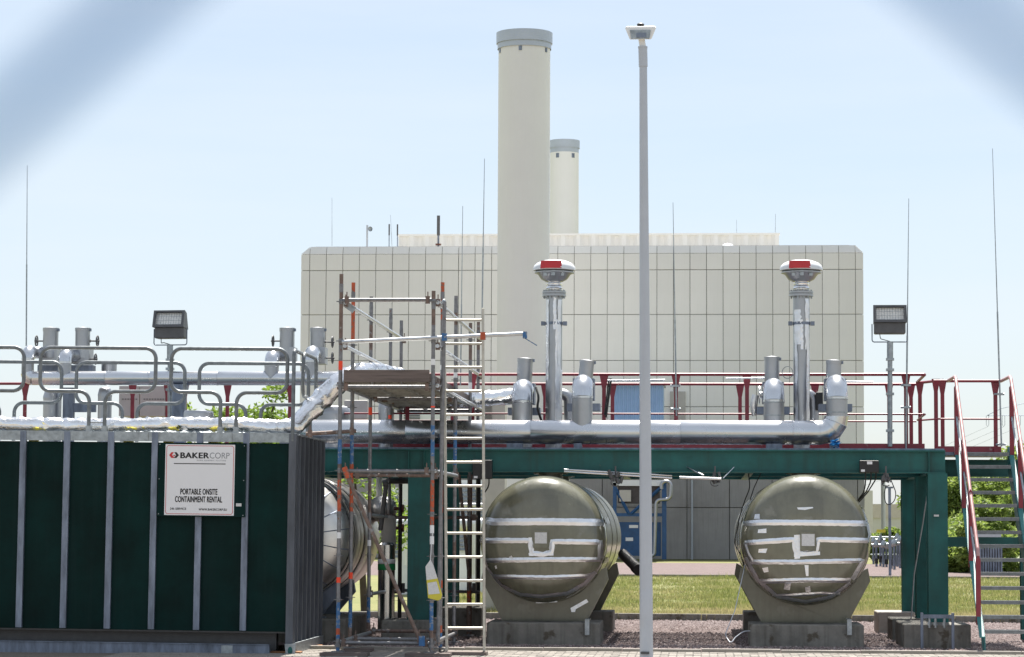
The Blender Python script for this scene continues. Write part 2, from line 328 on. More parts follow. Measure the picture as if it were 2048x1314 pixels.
for i in range(150000):
    y = 44.3 + 39.4 * random.random() ** 1.5; x = random.uniform(-.1 * y, .135 * y)
    nv = mnoise.noise(Vector((x * .55, y * .3, 0))) + .6 * mnoise.noise(Vector((x * 2.2, y * 1.3, 5)))
    if nv < -.35 and random.random() < .7: continue
    hgt = random.uniform(.03, .085) * (1 + max(0, nv) * 1.1) * (1.7 if random.random() < .05 else 1)
    if y < 44.9: hgt *= random.choice((.6, 1, 1.9))
    an = random.uniform(0, 6.28); wd = random.uniform(.005, .011); lx, ly = random.uniform(-.04, .04), random.uniform(-.04, .04)
    dx, dy = math.cos(an) * wd, math.sin(an) * wd
    g.add([(x - dx, y - dy, 0), (x + dx, y + dy, 0), (x + lx, y + ly, hgt)], [(0, 1, 2)])
struct(g, 'grass', M['blade'], 'stuff', 'dry yellowish green grass of the mown lawn')
g = MB(); g.add([(-60, 83.6, -.001), (60, 83.6, -.001), (60, 118, -.001), (-60, 118, -.001)], [(0, 1, 2, 3)]); struct(g, 'far_gravel', M['gravel'])
g = MB(); g.add([(-60, 118, .0), (60, 118, .0), (60, 135, .0), (-60, 135, .0)], [(0, 1, 2, 3)]); struct(g, 'grass_verge', M['lawn'])

# ================================================================== MAIN BUILDING
BY = 131.0; xl = P(599, 800, BY).x; xr = P(1728.5, 800, BY).x
zt = P(1160, 491.5, BY).z; zb = P(1160, 507, BY).z
bd = thing('power_hall', 'large windowless cream hall with chamfered roof edge behind the tanks', 'building', ((xl + xr) / 2, BY + 12, 0))
g = MB(); g.bx(xl + .06, xr - .06, BY + .08, BY + 26, 0, zb); g.extr([(xl + .06, BY + .08, zb), (xr - .06, BY + .08, zb), (xr - .5, BY + .26, zt - .03), (xl + .5, BY + .26, zt - .03)], (0, 24, 0)); build(g, 'wall_core', M['joint'], bd)
g = MB(); g.bx(xl + .7, xr - .7, BY + .35, BY + 25.5, zt - .02, zt + .03); build(g, 'roof_sheet', M['beige'], bd)
seam = [P(616.5 + 33.2 * i, 800, BY).x for i in range(34)]; seam = [x for x in seam if x < xr - .1]
cols = list(zip([xl] + seam, seam + [xr])); gp = .014
zrow = [P(1160, y, BY).z for y in (507, 540, 629, 721, 813, 905)]
cache = {}
for (x0, x1) in cols:
    for z1, z0 in zip(zrow[:-1], zrow[1:]):
        key = (round(x1 - x0, 2), round(z1 - z0, 2))
        if key not in cache:
            k = MB(); W, H = (x1 - x0) / 2 - gp, (z1 - z0) / 2 - gp
            k.add([(-W, .07, -H), (W, .07, -H), (W, .07, H), (-W, .07, H), (-W, .012, -H), (W, .012, -H), (W, .012, H), (-W, .012, H), (-W + .012, 0, -H + .012), (W - .012, 0, -H + .012), (W - .012, 0, H - .012), (-W + .012, 0, H - .012)],
                  [(8, 9, 10, 11), (4, 5, 9, 8), (5, 6, 10, 9), (6, 7, 11, 10), (7, 4, 8, 11), (0, 1, 5, 4), (1, 2, 6, 5), (2, 3, 7, 6), (3, 0, 4, 7)]); cache[key] = k.mesh('facade_panel', [M['cream']])
        inst(cache[key], 'facade_panel', ((x0 + x1) / 2, BY, (z0 + z1) / 2), bd, (random.uniform(-.001, .001), 0, random.uniform(-.0015, .0015)))
    k = MB(); L0 = x0 + gp; R0 = x1 - gp; LT = L0 + (.42 if x0 == xl else 0); RT = R0 - (.42 if x1 == xr else 0)
    k.extr([(L0, BY, zb + .01), (R0, BY, zb + .01), (RT, BY + .17, zt), (LT, BY + .17, zt)], (0, .05, 0)); build(k, 'bevel_panel', M['cream'], bd)
zp = P(1160, 906, BY).z; pw = P(1459, 1000, BY).x - P(1374, 1000, BY).x; x = P(1374, 1000, BY).x - pw * 10; zs = P(1400, 1015, BY).z
while x < xr:
    a, b = max(x, xl), min(x + pw, xr)
    if b > a + .1:
        for z0, z1 in ((0, zs), (zs, zp)):
            k = MB(); k.bx(a + .02, b - .02, BY - .06, BY + .07, z0 + .02, z1 - .02); build(k, 'concrete_panel', M['plinth'], bd)
    x += pw
g = MB(); g.cyl((P(1384, 960, BY).x, BY - .12, 0), (P(1384, 960, BY).x, BY - .12, zp), .05, n=8); build(g, 'drain_pipe', M['pole'], bd)
g = MB(); a = P(1340, 783, BY); b = P(1371, 840, BY); g.bx(a.x, b.x, BY - .08, BY + .05, b.z - .6, a.z); build(g, 'shutter_door', M['beige'], bd)
# roof details
g = MB(); Y2 = BY + 9; a = P(797, 472, Y2); b = P(1558, 471.5, Y2); n = 100; prof = []
for i in range(n + 1):
    x = a.x + (b.x - a.x) * i / n; prof.append((x, Y2 + (.18 if i % 4 in (1, 2) else 0)))
g.add([(x, y, z) for x, y in prof for z in (zt - .3, a.z)], [(2*i, 2*i+2, 2*i+3, 2*i+1) for i in range(n)])
g.bx(a.x, b.x, Y2 + .2, Y2 + 4, zt - .3, a.z); g.bx(a.x - .05, b.x + .05, Y2 - .05, Y2 + .35, a.z, a.z + .1)
build(g, 'roof_screen', M['cream'], bd, 'ribbed cream screen standing on the roof')
g = MB(); c = P(1454, 492, BY + 5); g.lathe([(.42 * math.cos(t), .42 * math.sin(t)) for t in [i * math.pi / 16 for i in range(9)]], (c.x, BY + 1.5, zt - .15), n=24); build(g, 'roof_dome_light', M['whitepipe'], bd)
for px in (634, 670, 768, 806, 1592, 1626, 1660, 1694):
    k = MB(); c = P(px, 491, BY + .9); k.bx(c.x - .18, c.x + .18, BY + .8, BY + 1.1, zt - .05, zt + .07); build(k, 'roof_clip', M['galv'], bd)
# antennas on the roof
def antenna(px, ptop, w_, hbase, label, m1='dark', dish=False):
    Yb = BY + 2.5; p = P(px, ptop, Yb); t = thing('roof_antenna', label, 'antenna', (p.x, Yb, zt)); s = S(Yb); zz = zt - .05
    k = MB(); k.cyl((p.x, Yb, zz), (p.x, Yb, p.z), w_ * s * .3, n=8); build(k, 'mast', M['galv_dull'], t)
    k = MB(); k.cyl((p.x, Yb, zt + (p.z - zt) * hbase), (p.x, Yb, p.z + .02), w_ * s / 2, n=12); build(k, 'radome', M[m1], t)
    if hbase > .4 and w_ > 5:
        k = MB(); k.cyl((p.x, Yb, zt + .1), (p.x, Yb, zt + .25), .17, n=12); k.cyl((p.x, Yb, zt + .32), (p.x, Yb, zt + .4), .15, n=12); build(k, 'base_flange', M['rust'], t)
    if dish:
        k = MB(); k.lathe([(0, 0), (.1, .02), (.13, .08)], (p.x + .14, Yb - .1, p.z - .2), (0.6, -1, 0), 12); build(k, 'dish', M['galv'], t)
antenna(734.5, 451, 4, .05, 'pale flat antenna with a small dish on the left of the hall roof', 'pole', True)
antenna(778.5, 449, 3, .6, 'thin dark rod antenna, left of a pair beside the roof screen end')
antenna(795, 449.5, 3, .6, 'thin dark rod antenna, right of a pair touching the roof screen end')
antenna(877, 432, 6.5, .45, 'thick dark antenna on a brown flange in front of the roof screen')
def rod(px0, py0, px1, py1, Y, label, r0=.012, r1=.004, clamp=(), name='lightning_rod'):
    a = P(px1, py1, Y); b = P(px0, py0, Y); t = thing(name, label, 'lightning rod', a); mid = a.lerp(b, .45)
    k = MB(); k.cyl(a, mid, r0, n=8); build(k, 'shaft', M['galv'], t); k = MB(); k.cyl(mid, b, r0 * .7, r1, n=8); build(k, 'tip', M['galv'], t)
    for py in clamp:
        f = (py - py1) / (py0 - py1); c = a.lerp(b, f); k = MB(); k.box(c, (.09, .05, .03)); k.cyl(c + Vector((-.08, 0, 0)), c + Vector((.06, 0, 0)), .016, n=8); build(k, 'clamp', M['galv'], t)
rod(664, 395, 664, 492, BY + 4, 'hair thin rod left of the pale flat roof antenna', .012, .008)
rod(781, 430, 784, 492, BY + 4, 'hair thin rod between the pair of dark roof antennas', .012, .008)
rod(1551, 428, 1550.5, 476, BY + 9.2, 'hair thin rod at the right end of the roof screen', .014, .01)
rod(1473, 440, 1473.5, 472, BY + 9.2, 'faint hair thin rod above the white roof dome', .012, .008)

# chimneys
def chimney(pxc, wpx, cappx, ytop, ycap, Y, label, holes):
    s = S(Y); x = P(pxc, 400, Y).x; z1 = P(pxc, ytop, Y).z; z0 = P(pxc, ycap, Y).z; r = wpx * s / 2; rc = cappx * s / 2
    t = thing('chimney', label, 'chimney', (x, Y, 0))
    k = MB(); k.lathe([(r, 0), (r, z1 - .25), (r - .15, z1 - .25)], (x, Y, 0), n=96); build(k, 'shaft', M['cream2'], t)
    k = MB(); k.lathe([(r + .01, z0 + .05), (rc, z0), (rc, z1), (rc - .06, z1), (rc - .06, z1 - .8)], (x, Y, 0), n=96); k.lathe([(r - .12, z1 - .3), (0, z1 - .3)], (x, Y, 0), n=48); build(k, 'cap_band', M['cap'], t)
    for ang, pxh in holes:
        a = R(ang); k = MB(); ww, hh = 6.5 * s, 9 * s; zc = z0 - 17 * s
        Mx = Matrix.Rotation(a, 3, 'Z'); k.box(Vector((x, Y, zc)) + Mx @ Vector((0, -r, 0)), (ww, .05, hh), Mx); build(k, 'vent_opening', M['galv_dull'], t)
chimney(1047.5, 105, 114, 67, 88.5, 124.5, 'tall cream chimney with grey cap band in front of the hall', [(-5, 0), (-65, 0), (60, 0), (150, 0)])
chimney(1128.5, 58, 62, 282, 297.5, 165, 'second cream chimney, shorter in view, behind the hall roof', [(-25, 0), (40, 0), (150, 0)])

# far low building with a window, masts, far posts
Yf = 170
t = thing('low_building', 'low pale green building with one window beyond the valve stands', 'building', P(1790, 1060, Yf))
a = P(1744, 1008, Yf); b = P(1850, 1075, Yf); zr = a.z
k = MB(); k.bx(a.x, b.x, Yf, Yf + 8, 0, zr - .9); build(k, 'wall', M['farwall'], t); k = MB(); k.bx(a.x - .1, b.x + .1, Yf - .1, Yf + 8.1, zr - .9, zr); build(k, 'roof_fascia', M['beige'], t)
c0 = P(1759, 1023, Yf); c1 = P(1776, 1029, Yf); k = MB(); k.bx(c0.x, c1.x, Yf - .06, Yf, c1.z, c0.z); wn = build(k, 'window', M['galv_dull'], t); k = MB(); k.bx(c0.x + .05, c1.x - .05, Yf - .08, Yf - .05, c1.z + .04, c0.z - .04); build(k, 'pane', M['glass'], wn)
a = P(1741, 981, 150); b = P(1746, 1075, 150); k = MB(); k.bx(P(1700, 1000, 150).x, b.x, 150, 158, 0, a.z); solo(k, 'annex_building', M['cream'], 'narrow cream annex wall right of the hall corner', 'building')
k = MB(); p = P(1779, 975, 90); q = P(1779, 1050, 90); k.cyl((p.x, 90, 0), (p.x, 90, p.z), .05, n=10); k.box((p.x, 90, p.z), (.25, .1, .06)); solo(k, 'grey_mast', M['galv_dull'], 'short grey mast with a crossed top beyond the right columns', 'mast')
k = MB(); p = P(1766, 940, 150); k.cyl((p.x, 150, 0), (p.x, 150, p.z + 1), .13, n=10); solo(k, 'far_pole', M['pole'], 'pale far pole rising behind the low green building', 'pole')

# hopper unit with blue cladding beside the hall
Yh = 124.0; s = S(Yh)
hp = thing('hopper_unit', 'blue clad hopper unit on blue steel legs in front of the hall', 'industrial unit', P(1280, 1119, Yh))
def hbox(nm, x0, y0, x1, y1, d0, d1, m):
    a = P(x0, y0, Yh); b = P(x1, y1, Yh); k = MB(); k.bx(a.x, b.x, Yh + d0, Yh + d1, b.z, a.z); return build(k, nm, m, hp)
a = P(1226, 768, Yh); b = P(1326, 925, Yh); k = MB(); n = 36; pr = []
for i in range(n + 1): pr.append((a.x + (b.x - a.x) * i / n, Yh + (.0 if i % 3 else -.09)))
k.add([(x, y, z) for x, y in pr for z in (b.z, a.z)], [(2*i, 2*i+2, 2*i+3, 2*i+1) for i in range(n)]); k.bx(a.x, b.x, Yh + .05, Yh + 4, b.z, a.z); build(k, 'ribbed_cladding', M['bluesheet'], hp)
hbox('roof_edge', 1220, 759, 1330, 767, -.4, 4.2, M['whitepipe'])
hbox('belt', 1226, 960, 1326, 972, -.1, 3.5, M['whitepipe']); hbox('hopper_body', 1236, 972, 1318, 1006, .1, 3.3, M['hopper'])
hbox('junction_box', 1239, 980, 1262, 1003, -.1, .05, M['beige'])
for x0, x1 in ((1324, 1333), (1226, 1233)):
    hbox('leg', x0, 965, x1, 1119, -.1, .15, M['blueframe'])
hbox('crossbar', 1226, 1026, 1330, 1033, -.05, .1, M['blueframe'])
for p0, p1 in (((1230, 975), (1258, 1028)), ((1330, 968), (1262, 1028))):
    k = MB(); k.tube([P(*p0, Yh) - Vector((0, .05, 0)), P(*p1, Yh) - Vector((0, .05, 0))], .08, 4); build(k, 'brace', M['blueframe'], hp)
dr = hbox('cabinet_door', 1234, 1044, 1321, 1112, .2, 2, M['blueframe']); 
k = MB(); a = P(1258, 1050, Yh); b = P(1276, 1056, Yh); k.bx(a.x, b.x, Yh + .17, Yh + .21, b.z, a.z); build(k, 'door_plate', M['signwhite'], dr)
k = MB(); a = P(1251, 1075, Yh); b = P(1266, 1082, Yh); k.bx(a.x, b.x, Yh + .17, Yh + .21, b.z, a.z); build(k, 'door_plate', M['signwhite'], dr)
k = MB(); k.tube(fillet([P(1323, 978, Yh - .3), P(1323, 963, Yh - .3), P(1342, 962, Yh - .3), P(1341, 998, Yh - .3), P(1312, 1000, Yh - .3), P(1309, 1110, Yh - .3), P(1300, 1114, Yh - .3)], .2, 6), 3.6 * s, 12)
solo(k, 'exhaust_duct', M['alu_dull'], 'thin bent silver duct on the blue legged hopper unit', 'duct')

# valve stands at the far right
vs = None; protos = []
def valve_stand(px, pyb, ht, label):
    p = G(px, pyb); t = thing('valve_stand', label, 'valve', p, 'valve stands beyond the right tank')
    r = .05; k = MB(); k.cyl(p, p + Vector((0, 0, ht)), r, n=10); build(k, 'post', M['galv_dull'], t)
    k = MB(); k.cyl(p + Vector((0, 0, .15 * ht)), p + Vector((0, 0, .42 * ht)), r * 1.5, n=10); build(k, 'sleeve', M['black'] if random.random() < .5 else M['galv_dull'], t)
    k = MB(); k.lathe([(0, ht), (.09, ht), (.13, ht + .06), (.13, ht + .16), (.08, ht + .22), (.05, ht + .3), (0, ht + .3)], p, n=12); k.cyl(p + Vector((-.2, 0, ht + .1)), p + Vector((.2, 0, ht + .1)), .06, n=10); build(k, 'valve_head', M['galv'], t)
names = ['first', 'second', 'third', 'fourth', 'fifth', 'sixth', 'seventh', 'eighth', 'ninth']
for i, (px, pyb, ht) in enumerate(((1747, 1128, .9), (1753, 1133, .8), (1761, 1132, 1.0), (1767, 1134, .8), (1773, 1134, .75), (1783, 1137, .85), (1789, 1139, .9), (1795, 1133, 1.1), (1800, 1136, 1.0))):
    valve_stand(px, pyb, ht, f'{names[i]} grey valve stand from the left in the cluster right of the tank')
k = MB(); a = G(1741, 1124); b = G(1800, 1124); k.tube([a + Vector((0, 0, .35)), b + Vector((0, 0, .35))], .03, 8); k.tube([a + Vector((0, 0, 1.15)), b + Vector((0, 0, 1.15))], .07, 8); solo(k, 'manifold_pipe', M['galv'], 'grey horizontal pipes behind the cluster of valve stands', 'pipe')
k = MB(); p = P(1762, 1062, 110); k.box(p, (.36, .2, .13)); k.box(p + Vector((0, 0, -.55)), (.06, .06, .95), None, 1); solo(k, 'yellow_box', [M['yellow'], M['galv_dull']], 'small yellow box on a post above the valve stands', 'box')

# pylon and wires far right
Yp = 420; t = thing('power_pylon', 'lattice electricity pylon far off at the right edge', 'pylon', (P(2085, 830, Yp).x, Yp, 0)); px_ = P(2085, 830, Yp).x; s = S(Yp)
zA = P(2040, 831, Yp).z; k = MB()
for sx in (-1, 1):
    for sy in (-1, 1): k.tube([(px_ + sx * 2.2, Yp + sy * 2.2, 0), (px_ + sx * .5, Yp + sy * .5, zA + 5)], .1, 4)
for i in range(9):
    z0 = zA * i / 9; z1 = zA * (i + 1) / 9; w0 = 2.2 - 1.5 * i / 9; w1 = 2.2 - 1.5 * (i + 1) / 9
    k.tube([(px_ - w0, Yp - w0, z0), (px_ + w1, Yp - w1, z1)], .05, 4); k.tube([(px_ + w0, Yp - w0, z0), (px_ - w1, Yp - w1, z1)], .05, 4)
build(k, 'tower', M['galv_dull'], t)
k = MB(); al = P(1974, 831, Yp).x; ar = 2 * px_ - al
k.tube([(al, Yp, zA), (ar, Yp, zA)], .06, 4); k.tube([(al, Yp, zA), (al + 2.2, Yp, zA + 1.1), (px_, Yp, zA + 2.6), (ar - 2.2, Yp, zA + 1.1), (ar, Yp, zA)], .05, 4)
build(k, 'cross_arm', M['galv_dull'], t)
for xp in (1975, 2007, 2038):
    x = P(xp, 831, Yp).x; k = MB(); k.tube([(x - .2, Yp, zA), (x - .2, Yp, zA - 1.5), (x, Yp, zA - 1.8), (x + .2, Yp, zA - 1.5), (x + .2, Yp, zA)], .035, 5); build(k, 'insulator', M['galv_dull'], t)
for i, xp in enumerate((1975, 2007, 2038)):
    x = P(xp, 831, Yp).x; k = MB(); p0 = Vector((x, Yp, zA - 1.8)); p1 = Vector((x - 60, Yp + 330, zA - 12)); k.tube([p0.lerp(p1, j / 10) + Vector((0, 0, -22 * (j / 10) * (1 - j / 10))) for j in range(11)], .022, 4)
    solo(k, 'power_line', M['galv_dull'], ('faint power line from the outermost', 'faint power line from the middle', 'faint power line from the innermost')[i] + ' insulator of the pylon arm', 'wire')

# ------------------------------------------------------------------ vegetation
def leaves(mb, c, rad, n, size, squash=1.0):
    for i in range(n):
        u = Vector((random.gauss(0, 1), random.gauss(0, 1), random.gauss(0, 1))).normalized() * (random.random() ** .45)
        p = c + Vector((u.x * rad, u.y * rad, u.z * rad * squash)); s_ = size * random.uniform(.6, 1.25)
        a = Vector((random.gauss(0, 1), random.gauss(0, 1), random.gauss(0, .6))).normalized(); b = a.orthogonal().normalized()
        b = (Matrix.Rotation(random.uniform(0, 6.28), 3, a) @ b) * .42; nrm = a.cross(b) * .35
        mb.add([p - a * s_ * .5, p + b * s_ * .5 + nrm * s_ * .4, p + a * s_ * .55, p - b * s_ * .5 + nrm * s_ * .4], [(0, 1, 2, 3)])
def tree(x, y, h, w_, label, leaf='leaf', n=5000, size=.1, trunk=True, low=.25, cat='tree', name='tree', group=None):
    t = thing(name, label, cat, (x, y, 0), group); rng = random
    k = MB(); top = Vector((x + rng.uniform(-.1, .1) * h, y, h * .75)); b0 = Vector((x, y, -.1)); mid = b0.lerp(top, .5) + Vector((rng.uniform(-.05, .05) * h, 0, 0))
    k.tube([b0, mid, top], [h * .022, h * .015, h * .004], 8); tips = []
    for i in range(11):
        f = rng.uniform(low * .8, .85); st = b0.lerp(top, f); an = rng.uniform(0, 6.28); ln = w_ * rng.uniform(.55, 1.0) * (1.1 - abs(f - .5))
        e = st + Vector((math.cos(an) * ln, math.sin(an) * ln, h * rng.uniform(.05, .22))); k.tube([st, st.lerp(e, .5) + Vector((0, 0, -.02 * h)), e], [h * .009, h * .006, h * .002], 5); tips.append((st.lerp(e, .55), e))
    build(k, 'trunk', M['bark'], t)
    k = MB(); cl = []
    for a, b in tips: cl += [(b, w_ * rng.uniform(.22, .4)), (a, w_ * rng.uniform(.2, .36))]
    cl.append((top, w_ * .4)); cl.append((b0.lerp(top, .6), w_ * .5)); tot = sum(r ** 2 for _, r in cl)
    for c, r in cl: leaves(k, c, r, int(n * r * r / tot), size, .8)
    build(k, 'crown', M[leaf], t)
ex = [(-9.35, 47, 4.75, .9), (-8.75, 49, 4.9, .8), (-7.75, 47, 4.5, .8), (-6.2, 48, 3.4, .9), (-8.25, 47.5, 4.7, .8)]
lb = ['bright green shrub behind the grey post and round lid on the container', 'bright green shrub between the two red posts behind the container rails', 'bright green shrub right of the red posts near the container end', 'bright leafy shrub seen above the clad tank behind the scaffold', 'bright green shrub just right of the round lid on the container']
for (x, y, h, w_), l_ in zip(ex, lb): tree(x, y, h, w_, l_, 'leaf', 2600, .13, low=.45)
# hedge trees at right
k_ = 0
hl = ['tall dark tree at the right picture edge behind the stair', 'bushy tree directly behind the upper stair treads', 'rounded bush between the green column and the stair', 'pale bush behind the middle of the stair treads', 'low bush beside the grey planter box behind the stair', 'tree filling the gap right of the front green column', 'far bush behind the low pale green building', 'low weedy bush in front of the low pale green building', 'dense bush behind the right stair stringer']
for (px, Y, h, w_), l_ in zip(((2052, 112, 6.0, 2.6), (1985, 116, 4.7, 2.2), (1922, 110, 4.4, 1.9), (1960, 100, 3.0, 1.6), (1935, 96, 2.2, 1.5), (1905, 120, 5.0, 2.4), (1815, 185, 3.6, 2.5), (1778, 140, 1.7, 1.4), (2030, 104, 3.6, 2.0)), hl):
    tree(P(px, 1000, Y).x, Y, h, w_, l_, 'leaf2', 9000, .26, low=.02)
k = MB()
for i in range(26000):
    y = random.uniform(98, 128); p = P(random.uniform(1893, 2060), 1000, y); hh = random.uniform(0, 1) ** 1.3 * (1.2 + (y - 98) * .09)
    leaves(k, Vector((p.x, y, hh)), .2, 1, .32)
struct(k, 'undergrowth', M['leaf2'], 'stuff', 'thick green undergrowth between the bushes behind the stair')
# grey planter-like fence block behind the stair
Yg = 92; t = thing('barrier_box', 'grey slotted metal box behind the lower stair treads', 'box', P(1975, 1110, Yg)); a = P(1945, 1068, Yg); b = P(2003, 1116, Yg)
k = MB(); k.bx(a.x, b.x, Yg + .1, Yg + 1, 0, P(1960, 1098, Yg).z); build(k, 'body', M['hopper'], t); k = MB(); k.bx(a.x, b.x, Yg, Yg + 1.1, P(1960, 1080, Yg).z, a.z); build(k, 'lid', M['pole'], t)
for i in range(12):
    x = a.x + (b.x - a.x) * i / 11; k = MB(); k.bx(x - .03, x + .03, Yg, Yg + .05, .0, P(1960, 1095, Yg).z); build(k, 'slat', M['galv_dull'], t)

# ================================================================== TANKS
def footing(px0, px1, pyb, pyt, Yf_, dep, label, m='conc', group='concrete footings', name='concrete_footing'):
    a = P(px0, pyb, Yf_); b = P(px1, pyt, Yf_); t = thing(name, label, 'footing', ((a.x + b.x) / 2, Yf_ + dep / 2, 0), group)
    k = MB(); k.bx(a.x, b.x, Yf_, Yf_ + dep, -.05, b.z); bevel(build(k, 'block', M[m], t), .02, 3); return t, a, b
def head_y(r, Rr, D):                       # depth of the dished end behind its apex
    return D * (1 - (max(0, 1 - (min(r, Rr) / Rr) ** 6.0)) ** .5)
def tank(pc, pyc, Rpx, Yfront, Yend, label, tapes, patches, plate, side):
    s_ = S(Yfront); c = P(pc, pyc, Yfront); Rr = Rpx * s_; D = .44; ya = Yfront
    t = thing('storage_tank', label, 'tank', (c.x, (Yfront + Yend) / 2, 0), 'horizontal tanks under the steel gantry')
    prof = [(Rr * f, head_y(Rr * f, Rr, D)) for f in [0, .2, .4, .55, .65, .72, .78, .83, .87, .9, .925, .95, .965, .98, .99, .996, 1]]
    k = MB(); k.lathe([(max(r, .001), h) for r, h in prof], (c.x, ya, c.z), (0, 1, 0), 72); build(k, 'dished_end', M['tank'], t)
    k = MB(); k.lathe([(Rr, D), (Rr, Yend - ya - .3), (Rr * .8, Yend - ya - .1), (.01, Yend - ya)], (c.x, ya, c.z), (0, 1, 0), 72); build(k, 'shell', M['tank'], t)
    for yy in (D + .15, D + 2.2, D + 4.3):
        if ya + yy < Yend - .3:
            k = MB(); k.lathe([(Rr, yy), (Rr + .006, yy + .004), (Rr + .006, yy + .05), (Rr, yy + .054)], (c.x, ya, c.z), (0, 1, 0), 72); build(k, 'weld_band', M['tank'], t)
    rng = random.Random(int(pc))
    def surf(px, py, off):
        p = P(px, py, ya); r = math.hypot(p.x - c.x, p.z - c.z); f = min(1, (Rr * .995) / r) if r > 0 else 1
        x = c.x + (p.x - c.x) * f; z = c.z + (p.z - c.z) * f; rr = r * f
        e = .02; dh = (head_y(rr + e, Rr, D) - head_y(rr - e, Rr, D)) / (2 * e); nrm = Vector(((x - c.x) / max(rr, 1e-3) * dh, -1, (z - c.z) / max(rr, 1e-3) * dh)).normalized()
        return Vector((x, ya + head_y(rr, Rr, D), z)) + nrm * off
    for path, wpx in tapes:
        k = MB(); pts = []
        for (x0, y0), (x1, y1) in zip(path[:-1], path[1:]):
            n = max(2, int(math.hypot(x1 - x0, y1 - y0) / 6))
            pts += [(x0 + (x1 - x0) * i / n, y0 + (y1 - y0) * i / n) for i in range(n)]
        pts.append(path[-1]); rows_ = []; W = wpx * .95
        for i, (x, y) in enumerate(pts):
            a = pts[max(0, i - 1)]; b = pts[min(len(pts) - 1, i + 1)]; dx, dy = b[0] - a[0], b[1] - a[1]; ln = math.hypot(dx, dy) or 1; nx, ny = -dy / ln, dx / ln
            j0, j1 = rng.uniform(-.45, .45), rng.uniform(-.45, .45)
            row = []
            for q, hh in ((-1, .002), (-.35, .005 + rng.uniform(0, .002)), (-.1, .009 + rng.uniform(0, .003)), (.15, .008 + rng.uniform(0, .003)), (.4, .005 + rng.uniform(0, .002)), (1, .002)):
                jj = j0 if q == -1 else (j1 if q == 1 else 0)
                row.append(surf(x + nx * (q * W / 2 + jj), y + ny * (q * W / 2 + jj), hh))
            rows_.append(row)
        vsx = [p for r_ in rows_ for p in r_]; nq = 6
        k.add(vsx, [(i * nq + j, i * nq + j + 1, (i + 1) * nq + j + 1, (i + 1) * nq + j) for i in range(len(rows_) - 1) for j in range(nq - 1)], 0, True); build(k, 'tape_strip', M['tape'], t)
    for poly in patches:
        k = MB(); n = len(poly); k.add([surf(x, y, .009) for x, y in poly] + [surf(x, y, .001) for x, y in poly], [tuple(range(n))[::-1]] + [(i, (i + 1) % n, (i + 1) % n + n, i + n) for i in range(n)]); build(k, 'tape_patch', M['tape'], t)
    x0, y0, x1, y1 = plate
    k = MB(); a = surf(x0, y0, .03); b = surf(x1, y1, .03); yy = min(a.y, b.y); k.bx(a.x - .02, b.x + .02, yy - .01, yy + .05, b.z - .02, a.z + .02); pb = build(k, 'plate_holder', M['tank'], t)
    k = MB(); k.bx(a.x, b.x, yy - .016, yy - .011, b.z + .04, a.z - .005); build(k, 'name_plate', M['paper'], pb)
    k = MB()                                  # tape wrapped round the visible flank
    for ya_, yb_, ang in ((D + .02, D + 1.6, 15), (D + .02, D + 1.9, -22)):
        for i in range(10):
            y_ = ya + ya_ + (yb_ - ya_) * i / 10; y2_ = ya + ya_ + (yb_ - ya_) * (i + 1) / 10; a0 = R(ang + rng.uniform(-1, 1)); a1 = R(ang + 5 + rng.uniform(-1, 1)); rr = Rr + .012 + rng.uniform(0, .006)
            sg = side; k.add([(c.x + sg * rr * math.cos(a), y, c.z + rr * math.sin(a)) for y, a in ((y_, a0), (y2_, a0), (y2_, a1), (y_, a1))], [(0, 1, 2, 3)])
    build(k, 'flank_tape', M['tape'], t)
    return t, c, Rr
def saddle(t, c, Rr, Yc, zb, th, wt, wb, m='tank', A=62):
    k = MB(); zt_ = c.z - Rr * math.cos(R(A)); n = 14; arc = [(c.x + (Rr + .012) * math.sin(R(a)), c.z - (Rr + .012) * math.cos(R(a))) for a in [-A + 2 * A * i / n for i in range(n + 1)]]
    ex_ = arc[-1][0] - c.x + .07
    poly = [(c.x - wb / 2, zb), (c.x + wb / 2, zb), (c.x + ex_ + .03, zt_ - .14), (c.x + ex_, zt_ + .03)] + arc[::-1] + [(c.x - ex_, zt_ + .03), (c.x - ex_ - .03, zt_ - .14)]
    nn = len(poly); vs_ = [Vector((x, Yc, z)) for x, z in poly] + [Vector((x, Yc + th, z)) for x, z in poly]
    # strip faces between the outline and the base line
    k.v = vs_; 
    tri = bpy.data.meshes.new('tmp'); import bmesh as bm_
    bm = bm_.new(); f = bm.faces.new([bm.verts.new(v) for v in vs_[:nn]]); r_ = bm_.ops.triangulate(bm, faces=[f]); bm.verts.index_update(); idx = {tuple(v.co): i for i, v in enumerate(bm.verts)}
    fs = [tuple(v.index for v in f.verts) for f in bm.faces]; bm.free(); bpy.data.meshes.remove(tri); k.v = []
    k.add(vs_, fs + [tuple(i + nn for i in f[::-1]) for f in fs] + [(i, i + nn, (i + 1) % nn + nn, (i + 1) % nn) for i in range(nn)]); build(k, 'saddle', M[m], t)
    k = MB(); k.bx(c.x - wb / 2 - .08, c.x + wb / 2 + .08, Yc - .03, Yc + th + .03, zb - .015, zb + .012); build(k, 'base_plate', M[m], t)

